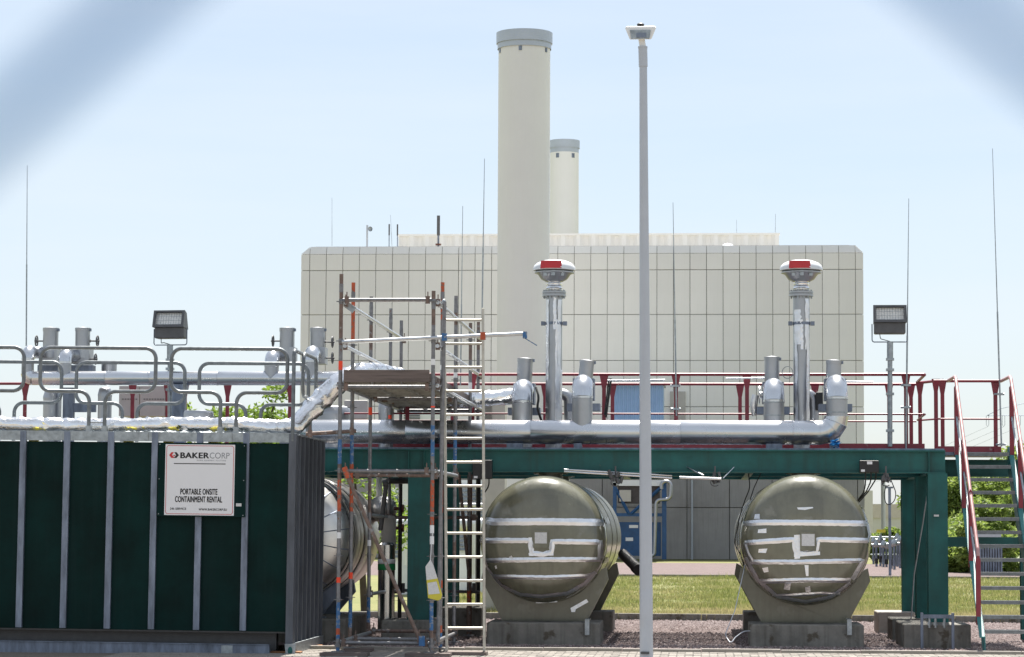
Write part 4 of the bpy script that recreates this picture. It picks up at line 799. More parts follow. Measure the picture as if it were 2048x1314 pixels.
def left_neck(px, ydome, ybot, rpx, label, hat, wheels, mitre=False):
    t, c = gooseneck(px, ydome, ybot, LY, rpx, label, hat, mitre, extra=False)
    Yh_ = LY + .5; hx, hy0, hy1 = hat[0], hat[1], hat[2]
    k = MB(); a = P(hx, 700, Yh_); k.box((a.x, Yh_, P(hx, 712, Yh_).z), (.26, .3, .24)); k.cyl((c.x, LY + .25, c.z), (a.x, Yh_, c.z), rpx * sL * .95, n=20); build(k, 'valve_body', M['alu_dull'], t)
    for wx, wy, sg in wheels: wheel(t, P(wx, wy, Yh_), (sg, 0, 0))
left_neck(55, 690, 752, 12.5, 'leftmost gooseneck turning up from the slim pipe', (101, 656, 700, 15.5, 0), [(73, 682, -1)])
left_neck(129, 695, 757, 13.5, 'second gooseneck from the left on the slim pipe', (165, 656, 700, 15, 0), [(195, 682, 1), (191, 718, 1)])
left_neck(543, 698, 757, 14.5, 'gooseneck with pointed foot on the slim pipe near the container end', (574, 656, 700, 15, 0), [(546, 682, -1)], True)
left_neck(622, 690, 757, 14.5, 'gooseneck beside the hall corner at the end of the slim pipe', (635, 656, 700, 15, 0), [(665, 684, 1), (665, 716, 1)])
# vertical jacketed cylinders below the slim pipe
def jacket(px, y0, y1, rpx, Y, label, m='alu_dull', lid=True):
    s_ = S(Y); a = P(px, y1, Y); b = P(px, y0, Y); r = rpx * s_; t = thing('jacketed_vessel', label, 'vessel', a); h = b.z - a.z
    k = MB(); k.lathe([(r, 0), (r, h - .12)], a, n=32); build(k, 'body', M[m], t); k = MB(); k.lathe([(r * 1.03, h - .13), (r * 1.03, h - .1), (r * .85, h - .02), (r * .6, h), (.01, h)] if lid else [(r * 1.04, h - .13), (r * 1.04, h), (.01, h)], a, n=32); build(k, 'top', M[m], t)
jacket(103, 780, 900, 18.5, 37.4, 'silver jacketed cylinder below the left goosenecks'); jacket(208, 775, 900, 14, 37.0, 'slim silver cylinder left of the beige cabinet'); jacket(218, 722, 745, 15, 37.5, 'short silver hood behind the slim pipe', lid=False)
jacket(667, 812, 905, 36, 37.4, 'wide silver cylinder behind the foil duct and scaffold'); jacket(772, 800, 900, 16, 37.2, 'silver cylinder under the scaffold deck')
k = MB(); a = P(126, 775, 37.2); b = P(145, 900, 37.2); k.bx(a.x, b.x, 37.2, 37.3, b.z, a.z); a = P(145, 806, 37.2); b = P(190, 824, 37.2); k.bx(a.x, b.x, 37.21, 37.29, b.z, a.z); a = P(75, 730, 37.3); b = P(185, 742, 37.3); k.bx(a.x, b.x, 37.3, 37.5, b.z, a.z); solo(k, 'valve_rack', M['galv_dull'], 'dark grey steel frame carrying the left valves', 'frame')
k = MB(); a = P(357, 793, LY); x = a.x; k.bx(x - .12, x + .12, LY - .1, LY + .12, zl - rl - .08, zl - rl + .01); k.bx(x - .08, x + .1, LY - .06, LY + .08, zd, zl - rl - .08); solo(k, 'pipe_support', M['galv_dull'], 'grey post with dark saddle carrying the slim pipe', 'bracket')
# beige cabinet with louvres beyond the rear railing
YC = 40.2; cb = thing('beige_cabinet', 'beige sheet cabinet with a row of louvre slots behind the railing', 'cabinet', P(290, 835, YC))
for x0, x1 in ((238, 278), (280, 330), (332, 350)):
    a = P(x0, 772, YC); b = P(x1, 832, YC); k = MB(); k.bx(a.x + .004, b.x - .004, YC, YC + .8, b.z, a.z); build(k, 'cabinet_panel', M['beige'], cb)
for i in range(18):
    px = 244 + i * 5.4
    if 276 < px < 282: continue
    a = P(px, 797, YC); k = MB(); k.bx(a.x, a.x + .028, YC - .006, YC, a.z - .02, a.z); build(k, 'louvre_slot', M['joint'], cb)
# cabinets seen under the scaffold deck
a = P(688, 800, 40); b = P(735, 838, 40); k = MB(); k.bx(a.x, b.x, 40, 40.6, b.z, a.z); bevel(solo(k, 'grey_cabinet', M['beige'], 'pale cabinet seen under the scaffold deck', 'cabinet'), .02)
Y = 60; t = thing('louvre_unit', 'white unit with dark horizontal louvres under the scaffold deck', 'cooler', P(850, 850, Y)); a = P(806, 824, Y); b = P(880, 850, Y); k = MB(); k.bx(a.x, b.x, Y, Y + 1, 0, a.z); build(k, 'housing', M['whitepipe'], t)
for i in range(5):
    a = P(808, 826 + i * 4.5, Y); b = P(840, 828.2 + i * 4.5, Y); k = MB(); k.bx(a.x, b.x, Y - .03, Y, b.z, a.z); build(k, 'louvre', M['dark'], t)
Y = 48; t = thing('vent_grille', 'dark slatted grille left of the gooseneck with the foil duct', 'grille', P(978, 840, Y)); a = P(968, 806, Y); b = P(1010, 842, Y); k = MB(); k.bx(a.x, b.x, Y, Y + .5, 0, a.z); build(k, 'housing', M['beige'], t)
for i in range(9):
    a = P(969, 808 + i * 3.7, Y); b = P(984, 810 + i * 3.7, Y); k = MB(); k.bx(a.x, b.x, Y - .02, Y, b.z, a.z); build(k, 'slat', M['joint'], t)

# cable runs, trays, lifting rods under the gantry
k = MB(); k.cyl(P(1128, 939, 35.1), P(1344, 951, 35.3), .012, n=8); solo(k, 'conduit', M['alu'], 'upper of two bright conduits slanting under the beam', 'conduit')
k = MB(); k.cyl(P(1128, 943, 35.1), P(1344, 956, 35.3), .015, n=8); solo(k, 'conduit', M['alu'], 'lower of two bright conduits slanting under the beam', 'conduit')
k = MB(); k.cyl(P(1359, 955, 34.9), P(1442, 958, 35), .018, n=8); k.cyl(P(1374, 934, 35.3), P(1407, 951, 35), .014, n=8); k.tube([P(1446, 957, 35), P(1468, 934, 35.2)], .008, 6); solo(k, 'conduit', M['alu'], 'bright strut hung under the beam right of the lamp post', 'conduit')
for nm, px, py, lb_ in (('a', 1430, 962, 'tangle of dark fittings hanging at the end of the bright strut'), ('b', 1231, 962, 'cluster of dark cable glands under the beam left of the lamp post'), ('c', 1772, 962, 'dark cable glands hanging under the beam by the right columns')):
    k = MB(); c = P(px, py, 35.1)
    for i in range(9):
        q = c + Vector((random.uniform(-.08, .08), random.uniform(-.05, .05), random.uniform(-.05, .06))); k.cyl(q, q + Vector((random.uniform(-.04, .04), 0, random.uniform(.05, .1))), random.uniform(.012, .024), n=8)
    k.tube([c + Vector((.06 * math.cos(a), -.03, .05 * math.sin(a) - .02)) for a in [i * .5 for i in range(12)]], .008, 6); k.tube([c, c + Vector((0, 0, .2))], .012, 6); solo(k, 'cable_glands', M['dark'], lb_, 'fitting')
def cable(pts, Y, r, label, m='rubber'):
    k = MB(); k.tube(fillet([P(x, y, Y + d) for x, y, d in pts], .15, 6), r, 6); solo(k, 'cable', M[m], label, 'cable')
cable([(1497, 946, .4), (1500, 975, .4), (1490, 1000, .5), (1480, 1030, .6), (1474, 1060, .5), (1468, 1085, .4), (1482, 1110, .1), (1490, 1140, -.2)], 35.2, .008, 'black cable hanging down the left flank of the right tank')
cable([(1522, 946, .3), (1508, 975, .3), (1500, 1000, .4)], 35.2, .007, 'short black cable loop above the right tank')
cable([(1772, 970, 0), (1768, 990, 0), (1772, 1010, 0), (1785, 1008, 0), (1794, 990, 0), (1782, 960, 0)], 35.2, .007, 'black cable loop between the right tank and the columns')
cable([(1490, 1130, -.3), (1470, 1220, -.9), (1450, 1270, -1.2), (1462, 1288, -1.4), (1470, 1275, -1.3), (1488, 1262, -1.2), (1500, 1262, -1.1)], 35.2, .006, 'thin pale wire trailing on the gravel beside the right tank', 'pole')
cable([(1860, 950, .3), (1845, 1050, .3), (1828, 1150, .3), (1822, 1240, .3)], 36.5, .01, 'thin pale cable sagging along the right green columns', 'galv')
cable([(1072, 775, 0), (1078, 795, -.1), (1074, 815, -.1), (1084, 845, 0), (1086, 880, .2)], 36.7, .018, 'thick black cable drooping beside the gooseneck with tilted hood')
k = MB(); k.cyl(P(1246, 1108, 37.0), P(1277, 1139, 36.4), .075, n=20); k.cyl(P(1272, 1134, 36.5), P(1278, 1140, 36.38), .085, n=20); solo(k, 'drain_pipe', M['black'], 'thick black drain pipe sloping out beside the middle tank', 'pipe')
k = MB(); c = P(1671, 884, 35.75)
for i in range(26): leaves(k, c + Vector((0, 0, -.02)), .07, 1, .1)
solo(k, 'blue_film', M['bluefilm'], 'crumpled bright blue film stuck below the elbow of the pipe', 'film')
# yellow hose along the gantry edge, bright lifting bars on the railing
for x0, y0, x1, y1, lb_ in ((1215, 761, 1330, 760, 'bright bar laid along the railing above the blue cladding'), (1452, 757, 1530, 756, 'bright bar left of the gooseneck with two ring seams'), (1690, 763, 1746, 764, 'thin bright bar beside the last gooseneck hood')):
    k = MB(); k.cyl(P(x0, y0, 37.1), P(x1, y1, 37.1), .013, n=8); solo(k, 'lever_bar', M['alu'], lb_, 'bar')
k = MB(); k.tube([P(1222, 757, 37.12), P(1212, 835, 37.12)], .016, 8); k.tube([P(1218, 757, 37.12), P(1209, 830, 37.12)], .01, 8); solo(k, 'black_hose', M['rubber'], 'black hose hanging on the red post left of the lamp post', 'hose')
k = MB(); c = P(1575, 745, 37.0); k.tube([c + Vector((.075 * math.cos(a), 0, .085 * math.sin(a))) for a in [2 * math.pi * i / 24 for i in range(24)]], .006, 6, closed=True); solo(k, 'wire_ring', M['galv'], 'thin wire ring left of the right vent stack', 'ring')
# lightning rods near
rod(54.5, 331, 52.5, 692, LY, 'tall thin rod standing on the leftmost gooseneck', .011, .004)
rod(969, 317, 964, 640, 37.2, 'tall thin rod above the ladder top', .011, .004); rod(925.5, 412, 921, 770, 38.2, 'thin rod left of the ladder before the hall', .010, .004)
rod(1346, 405, 1353, 832, 37.15, 'thin rod clamped to a red post right of the lamp post', .012, .004, (772, 818)); rod(1817.5, 397, 1812, 897, 37.15, 'thin rod at the right end of the railing beside the floodlight', .013, .004, (771, 815))
rod(1985, 297, 2003, 893, 37.55, 'leaning thin rod clamped to the stair landing post', .012, .004, (789, 889))
# floodlights
def flood(px, py, sc_, Y, pole, label, yaw, tilt):
    c = P(px, py, Y); t = thing('floodlight', label, 'floodlight', P(pole[0], pole[2], Y)); Mx = Matrix.Rotation(R(yaw), 3, 'Z'); s_ = S(Y) * sc_
    W, H = 66 * s_, 36 * s_
    def q(x, y, z): return c + Mx @ (Matrix.Rotation(R(-tilt), 3, 'X') @ Vector((x, y, z)))
    k = MB(); k.add([q(x, y, z) for x, y, z in ((-W/2, 0, -H/2), (W/2, 0, -H/2), (W/2, 0, H/2), (-W/2, 0, H/2), (-W/2*.96, .26, -H/2*.6), (W/2*.96, .26, -H/2*.6), (W/2*.96, .12, H/2), (-W/2*.96, .12, H/2))], [(0, 4, 5, 1), (1, 5, 6, 2), (2, 6, 7, 3), (3, 7, 4, 0), (4, 7, 6, 5)])
    k.add([q(x, y, z) for x, z in ((-W/2, -H/2), (W/2, -H/2), (W/2, H/2), (-W/2, H/2), (-W/2 + 5*s_, -H/2 + 5*s_), (W/2 - 5*s_, -H/2 + 5*s_), (W/2 - 5*s_, H/2 - 4*s_), (-W/2 + 5*s_, H/2 - 4*s_)) for y in (0,)], [(0, 1, 5, 4), (1, 2, 6, 5), (2, 3, 7, 6), (3, 0, 4, 7)]); build(k, 'housing', M['dark'], t)
    k = MB(); k.add([q(x, .05, z) for x, z in ((-W/2 + 3*s_, -H/2 + 3*s_), (W/2 - 3*s_, -H/2 + 3*s_), (W/2 - 3*s_, H/2 - 3*s_), (-W/2 + 3*s_, H/2 - 3*s_))], [(0, 1, 2, 3)]); lens = build(k, 'reflector', M['reflector'], t)
    k = MB()
    for i in range(11): x = -W/2 + 6*s_ + (W - 12*s_) * i / 10; k.tube([q(x, .012, -H/2 + 5*s_), q(x, .012, H/2 - 4*s_)], .0022, 4)
    for i in range(4): z = -H/2 + 6*s_ + (H - 11*s_) * i / 3; k.tube([q(-W/2 + 5*s_, .012, z), q(W/2 - 5*s_, .012, z)], .0018, 4)
    build(k, 'guard_grid', M['galv'], lens)
    k = MB(); z0 = c.z - H * .44; z1 = z0 - 25 * s_; y0 = c.y + .1   # gear box below
    k.box(c + Mx @ Vector((0, .12, -H * .5 - 10 * s_)), (W * .94, .2, 24 * s_), Mx); bevel(build(k, 'gear_box', M['dark'], t), .02)
    k = MB(); zb_ = P(px, pole[1], Y).z; e = W / 2 + 2 * s_; k.tube(fillet([c + Mx @ Vector((-e, .1, -H/2 - 2*s_)), Vector((0, 0, 0)) + (c + Mx @ Vector((-e, .1, 0))) * 1 + Vector((0, 0, zb_ - c.z)), (c + Mx @ Vector((e, .1, 0))) + Vector((0, 0, zb_ - c.z)), c + Mx @ Vector((e, .1, -H/2 - 2*s_))], .03, 4), .008, 8); build(k, 'yoke', M['galv_dull'], t)
    k = MB(); a = P(pole[0], pole[1], Y + .1); b = P(pole[0], pole[2], Y + .1); k.cyl(b, a, .035, n=14); k.cyl(a.lerp(b, .16), a, .045, n=14); build(k, 'pole', M['galv'], t)
    for f in (.17, .27, .5, .85): k = MB(); k.box(a.lerp(b, f), (.11, .1, .035)); build(k, 'pole_clamp', M['galv'], t)
    k = MB(); k.tube(fillet([c + Mx @ Vector((-W * .3, .1, -H * .5 - 22 * s_)), c + Mx @ Vector((-W * .28, .08, -H * .5 - 32 * s_)), a + Vector((-.1, 0, .03)), a], .05, 5), .006, 6); build(k, 'cable', M['rubber'], t)
flood(337, 637, 1.0, 36.9, (340, 689, 870), 'dark floodlight on a pole above the container rails', -7, 16); flood(1780, 627, 1.0, 37.05, (1780, 683, 893), 'dark floodlight on a pole at the right end of the railing', -1, 14)

# ================================================================== LAMP POST
Yl = 30.4; sl = S(Yl); b = P(1292.5, 1300, Yl); tp = P(1286.5, 130, Yl); lp = thing('street_lamp', 'tall pale grey lamp post with a flat double lamp head in the foreground', 'street lamp', (b.x + .03, Yl, 0))
base = Vector((b.x + .003, Yl, -.1)); k = MB(); k.tube([base, base.lerp(tp, .25), base.lerp(tp, .6), tp], [13.4 * sl, 12.4 * sl, 10 * sl, 7.8 * sl], 32); build(k, 'post', M['pole'], lp)
t1_ = P(1285.5, 93, Yl); k = MB(); k.cyl(tp + Vector((0, 0, -.02)), t1_, 9 * sl, n=28); k.cyl(t1_ - Vector((0, 0, .02)), t1_, 9.6 * sl, n=28); build(k, 'collar', M['pole'], lp)
k = MB(); k.cyl(t1_, P(1283, 78, Yl), 6.5 * sl, n=20); build(k, 'neck', M['white'], lp)
k = MB(); zt_ = P(1282, 56, Yl).z; zb_ = P(1282, 82, Yl).z; xc = P(1281, 70, Yl).x; wd = 31 * sl
k.extr([(xc - wd, Yl - .1, zt_ - .016), (xc - wd * .68, Yl - .1, zb_), (xc + wd * .68, Yl - .1, zb_), (xc + wd, Yl - .1, zt_ - .016), (xc + wd * .92, Yl - .1, zt_), (xc - wd * .92, Yl - .1, zt_)], (0, .5, .1)); bevel(build(k, 'lamp_head', M['white'], lp), .012)
k = MB(); k.extr([(xc - 18 * sl, Yl - .115, zb_ + .006), (xc + 18 * sl, Yl - .115, zb_ + .006), (xc + 21 * sl, Yl - .115, zt_ - .045), (xc - 21 * sl, Yl - .115, zt_ - .045)], (0, .012, 0)); build(k, 'end_cover', M['galv'], lp)
k = MB(); k.bx(xc - 8 * sl, xc + 12 * sl, Yl - .125, Yl - .116, zb_ + .02, zb_ + .075); build(k, 'mount_plate', M['galv_dull'], lp)
k = MB(); k.cyl((xc + .0, Yl + .02, zt_), (xc, Yl + .02, zt_ + .025), .035, n=12); k.lathe([(.0, .02), (.042, .022), (.045, .05), (.03, .06), (.0, .06)], (xc, Yl + .02, zt_), n=9); build(k, 'photo_sensor', M['black'], lp)
k = MB(); p_ = P(1292, 1180, Yl - .08); k.lathe([(12.9 * sl, -.22), (13.05 * sl, -.215), (13.05 * sl, .215), (12.9 * sl, .22)], (base.lerp(tp, .1).x, Yl, .62), n=32); build(k, 'door_band', M['pole'], lp)
k = MB(); p_ = P(1290, 1305, Yl - .085); k.bx(p_.x - .05, p_.x + .05, Yl - .09, Yl - .07, p_.z - .02, p_.z + .01); build(k, 'door_lock', M['dark'], lp)

# ================================================================== GREEN CONTAINER
KY = 31.8; sK = S(KY)
kx1 = P(588, 1000, KY).x; kx0 = kx1 - 6.2; zTop = P(300, 862, KY).z; zRail = P(300, 881, KY).z; zPb = P(300, 1257, KY).z; zBb = P(300, 1285, KY).z
ct = thing('tank_container', 'dark green rental container with galvanised ribs and white sign', 'container', ((kx0 + kx1) / 2, KY + 1.2, 0))
def kp(mb, nm, m, par=ct, **kw): return build(mb, nm, m, par, **kw)
sx_ = [P(px, 1000, KY).x for px in (-49, 41, 129, 217, 305, 395, 488)]; edge = [kx0] + sx_ + [kx1 - .03]
for a, b in zip(edge[:-1], edge[1:]):
    k = MB(); k.bx(a + .003, b - .003, KY + .05, KY + .06, zPb - .01, zRail - .012); kp(k, 'wall_panel', M['green'])
for i, x in enumerate(sx_):
    k = MB(); hw = .038; y0 = KY + (0 if i != 5 else .0); zz1 = zTop - .006
    k.bx(x - hw, x + hw, y0, y0 + .006, zPb, zz1); k.bx(x - hw, x - hw + .006, y0 + .006, KY + .05, zPb, zz1); k.bx(x + hw - .006, x + hw, y0 + .006, KY + .05, zPb, zz1); kp(k, 'rib', M['galv_dull'])
k = MB(); k.bx(kx0, kx1, KY + .01, KY + .016, zRail, zTop); k.bx(kx0, kx1, KY + .016, KY + .1, zTop - .006, zTop); kp(k, 'top_rail', M['galv'])
for i in range(5):
    k = MB(); x = kx0 + 1.2 + i * 1.05; k.bx(x, x + .003, KY + .004, KY + .01, zRail + .01, zTop - .01); kp(k, 'rail_joint', M['joint'])
k = MB(); k.bx(kx0, kx1 - .25, KY + .3, KY + .45, 0.0, zPb - .03); kp(k, 'skid_gap_fill', M['dark'])  # inner skid carried up to the panels, a dark fill imitating shade below them
k = MB(); k.bx(kx0, kx1 - .28, KY - .03, KY + .03, -.02, zBb); k.bx(kx0, kx1 - .28, KY - .05, KY + .06, zBb, zBb + .008); kp(k, 'skid_beam', M['galv_dull'])
k = MB(); x = P(455, 1290, KY).x; k.bx(x - .07, x + .07, KY - .045, KY - .031, -.02, zBb - .01); kp(k, 'skid_bracket', M['galv'])
# back, left, floor and roof sheets
k = MB(); k.bx(kx0, kx1 - .02, KY + 2.34, KY + 2.36, zPb - .1, zTop - .17); kp(k, 'rear_wall', M['green']); k = MB(); k.bx(kx0, kx0 + .02, KY + .07, KY + 2.33, zPb - .1, zTop - .1); kp(k, 'end_wall', M['green'])
k = MB(); k.bx(kx0 + .03, kx1 - .05, KY + .08, KY + 2.33, zTop - .16, zTop - .14); kp(k, 'roof_sheet', M['galv']); k = MB(); k.bx(kx0, kx1 - .05, KY + .08, KY + 2.33, zPb - .03, zPb); kp(k, 'floor_sheet', M['dark'])
for px in (60, 250, 330, 420):
    x = P(px, 860, KY).x; k = MB(); k.bx(x - .06, x + .06, KY + .11, KY + .16, zTop - .15, zTop + .004); kp(k, 'yellow_lug', M['yellow'])
# right end: corner post and ribbed end wall
k = MB(); k.bx(kx1 - .018, kx1 + .0, KY + .0, KY + .24, zBb, zTop - .01); k.bx(kx1 - .09, kx1 - .0185, KY + .003, KY + .009, zBb, zTop - .01); kp(k, 'corner_post', M['endsteel'])
k = MB(); k.bx(kx1 - .06, kx1 - .05, KY + .24, KY + 2.35, zBb + .02, zTop - .05); kp(k, 'end_sheet', M['endsteel'])
for i in range(7):
    y = KY + .24 + i * .345; k = MB(); k.bx(kx1 - .05, kx1 + .02, y, y + .012, zBb + .03, zTop - .03); k.bx(kx1 + .005, kx1 + .02, y + .012, y + .055, zBb + .03, zTop - .03); kp(k, 'end_rib', M['endsteel'])
k = MB(); k.bx(kx1 - .08, kx1 + .03, KY + .1, KY + 2.42, zBb - .1, zBb + .028); kp(k, 'end_sill', M['galv'])
k = MB(); k.bx(kx1 - .08, kx1 + .022, KY + .1, KY + 2.42, zTop - .028, zTop - .004); kp(k, 'end_head', M['galv'])
# lifting lug with round eye
x = P(582, 1298, KY).x; k = MB(); k.extr([(x - .075, KY - .04, zBb + .02), (x - .06, KY - .04, zBb - .1), (x - .03, KY - .04, zBb - .17), (x + .03, KY - .04, zBb - .17), (x + .055, KY - .04, zBb - .1), (x + .06, KY - .04, zBb + .02)], (0, .035, 0)); lug = kp(k, 'lifting_lug', M['galv'])
k = MB(); k.lathe([(.001, 0), (.03, 0)], (x - .005, KY - .0405, zBb - .065), (0, -1, 0), 20); k.v = [Vector((v.x, v.y, zBb - .065 + (v.z - (zBb - .065)) * 1.7)) for v in k.v]; build(k, 'lug_eye', M['beam'], lug)
# round lid on the roof
c = P(394, 838, KY + 1.0); r = 30 * S(KY + 1); k = MB(); k.lathe([(r, -.15), (r, .1), (r * .98, .125), (r * .93, .135), (.01, .14)], (c.x, KY + 1.0, c.z - .02), n=40); kp(k, 'manway_lid', M['alu_dull'])
# folding guard rails: one bent tube each
def guard(c, u, s_=1.0, z0=None, leg=0.14):
    u = Vector(u); zt0 = P(190, 693, KY).z - zTop; zb0 = P(190, 780, KY).z - zTop; hw = 119 * sK * s_; lo = leg * .6
    U = Vector((0, 0, 1)); g0 = .1
    pts = [c - u * g0, c - u * g0 + U * zb0, c - u * hw + U * zb0, c - u * hw + U * zt0, c + u * hw + U * zt0, c + u * hw + U * zb0, c + u * g0 + U * zb0, c + u * g0]
    k = MB(); k.tube(fillet(pts, .12, 7), .0245, 12); k.cyl(c - u * g0 + U * .12, c + u * g0 + U * .12, .008, n=8); return k
for px in (-73, 190, 453):
    c = P(px, 862, KY + .06); c.z = zTop - .01; kp(guard(c, (1, 0, 0)), 'guard_rail', M['railgalv'])
for px in (10, 256, 503):
    c = P(px, 850, 33.95); c.z = zTop - .06; kp(guard(c, (1, 0, 0)), 'guard_rail', M['railgalv'])
c = Vector((kx1 - .02, KY + 1.15, zTop - .02)); kp(guard(c, (0, 1, 0), .76), 'guard_rail', M['railgalv'])
for px, Y in ((583, KY + .02),):
    x = P(px, 800, Y).x; k = MB(); k.tube(fillet([(x, Y, zTop - .1), (x, Y, P(583, 697, Y).z), (x, Y + .9, P(583, 697, Y).z)], .06, 5), .024, 12); kp(k, 'guard_post', M['railgalv'])
for px in (190, 453):                        # double hinge sockets at the legs
    for dx in (-.1, .1):
        c = P(px, 862, KY + .06); k = MB(); k.bx(c.x + dx - .03, c.x + dx + .03, KY + .03, KY + .1, zTop - .02, zTop + .07); kp(k, 'rail_socket', M['galv'])
# sign board with lettering
sx0, sx1, sz0, sz1 = P(314, 960, KY).x, P(490, 960, KY).x, P(402, 1031, KY).z, P(402, 884, KY).z; SY = KY - .03
k = MB(); k.bx(sx0, sx1, SY, SY + .02, sz0, sz1); sb = kp(k, 'sign_board', M['green'])
wx0, wx1, wz0, wz1 = P(328.5, 960, KY).x, P(467.5, 960, KY).x, P(398, 1028.5, KY).z, P(398, 887, KY).z
k = MB(); k.bx(wx0, wx1, SY - .004, SY - .0005, wz0, wz1); build(k, 'sign_face', M['signwhite'], sb)
W_, H_ = wx1 - wx0, wz1 - wz0; Z0 = lambda fx, fy, d=.0055: Vector((wx0 + W_ * fx, SY - d, wz1 - H_ * fy))
def rr_loop(m_, rad, n=6):
    x0, x1, z0, z1 = wx0 + m_, wx1 - m_, wz0 + m_, wz1 - m_; o = []
    for cx_, cz_, a0 in ((x1 - rad, z1 - rad, 0), (x0 + rad, z1 - rad, 90), (x0 + rad, z0 + rad, 180), (x1 - rad, z0 + rad, 270)):
        for i in range(n + 1): a = R(a0 + 90 * i / n); o.append(Vector((cx_ + rad * math.cos(a), SY - .0055, cz_ + rad * math.sin(a))))
    return o
o1, o2 = rr_loop(.013, .03), rr_loop(.0195, .0235); n = len(o1); k = MB(); k.add(o1 + o2, [(i, (i + 1) % n, (i + 1) % n + n, i + n) for i in range(n)]); build(k, 'border_line', M['inkred'], sb)
def text(s_, fx0, fx1, fy0, fy1, m, bold=0.0, nm='lettering'):
    cu = bpy.data.curves.new('t', 'FONT'); cu.body = s_; cu.size = 1; cu.space_character = 1.0 + bold * 1.5; cu.fill_mode = 'FRONT'; to = bpy.data.objects.new('t', cu); C.objects.link(to)
    dg = bpy.context.evaluated_depsgraph_get(); me = bpy.data.meshes.new_from_object(to.evaluated_get(dg)); bpy.data.objects.remove(to)
    vv = [v.co.copy() for v in me.vertices]; ff = [tuple(p.vertices) for p in me.polygons]; bpy.data.meshes.remove(me)
    xs_ = [v.x for v in vv]; ys_ = [v.y for v in vv]; xa, xb, ya_, yb = min(xs_) - bold, max(xs_) + bold, min(ys_) - bold * .5, max(ys_) + bold * .5
    a, b = Z0(fx0, fy1), Z0(fx1, fy0); k = MB()
    for q, (ox, oy) in enumerate(((0, 0), (-1, 0), (1, 0), (-.5, 0), (.5, 0), (0, .5), (0, -.5)) if bold else ((0, 0),)):
        k.add([(a.x + (v.x + ox * bold - xa) / (xb - xa) * (b.x - a.x), a.y - q * .00012, a.z + (v.y + oy * bold - ya_) / (yb - ya_) * (b.z - a.z)) for v in vv], ff)
    return build(k, nm, M[m], sb)
fx = lambda p: (p - 158) / (1310 - 158); fy = lambda p: (p - 55) / (1222 - 55)
text('BAKER', fx(405), fx(885), fy(187), fy(284), 'ink', .045); text('CORP', fx(893), fx(1222), fy(187), fy(284), 'inkgrey'); text('PEOPLE  EQUIPMENT  SOLUTIONS', fx(680), fx(1165), fy(307), fy(331), 'inkgrey')
text('PORTABLE ONSITE', fx(418), fx(1035), fy(783), fy(884), 'ink', .05); text('CONTAINMENT RENTAL', fx(332), fx(1115), fy(908), fy(1010), 'ink', .05); text('24h SERVICE', fx(253), fx(522), fy(1098), fy(1135), 'ink', .035); text('WWW.BAKERCORP.EU', fx(728), fx(1195), fy(1105), fy(1143), 'ink', .035); text('TM', fx(1232), fx(1252), fy(190), fy(202), 'inkgrey')
k = MB(); a, b = Z0(fx(302), fy(380)), Z0(fx(1158), fy(366)); k.add([(a.x, a.y, a.z), (b.x, a.y, a.z), (b.x, a.y, b.z), (a.x, a.y, b.z)], [(0, 1, 2, 3)]); build(k, 'rule_line', M['ink'], sb)
def flat(pts, m, nm='logo_mark'): k = MB(); k.add([Z0(fx(x), fy(y), .0058) for x, y in pts], [tuple(range(len(pts)))]); build(k, nm, M[m], sb)
flat([(220, 234), (258, 186), (300, 186), (262, 234), (300, 282), (258, 282)][:3] + [(268, 232)], 'inkred'); flat([(220, 234), (268, 232), (316, 282), (258, 282)], 'inkred')
flat([(304, 186), (342, 186), (384, 234), (336, 234)], 'ink'); flat([(336, 234), (384, 234), (342, 282), (300, 282)], 'ink'); flat([(282, 232), (326, 232), (304, 256)], 'inkred')
a = Z0(fx(1320), fy(1020), -.001); k = MB(); p0 = P(471, 1004, KY); k.bx(p0.x, p0.x + 11 * sK, SY - .004, SY - .0005, p0.z - 6 * sK, p0.z); lb0 = build(k, 'number_sticker', M['paper'], sb)
for px, py in ((317, 887), (316, 956), (315, 1026), (486, 889), (485, 958), (484, 1028)):
    p0 = P(px, py, SY); k = MB(); k.lathe([(.001, .004), (.006, .003), (.007, 0)], (p0.x, SY, p0.z), (0, -1, 0), 8); build(k, 'rivet', M['galv'], sb)
ct.rotation_euler = (0, R(.4), 0)
# timber sleepers under the container end
for i, (px, Y) in enumerate(((598, KY + .15), (640, KY + 2.0))):
    x = P(px, 1290, Y).x; k = MB(); k.bx(x - .35, x + .03, Y - .1, Y + .12, 0, zBb - .1); bevel(solo(k, 'timber_sleeper', M['sleeper'], ('brown timber sleeper under the near corner of the container', 'brown timber sleeper under the far corner of the container')[i], 'timber'), .01)

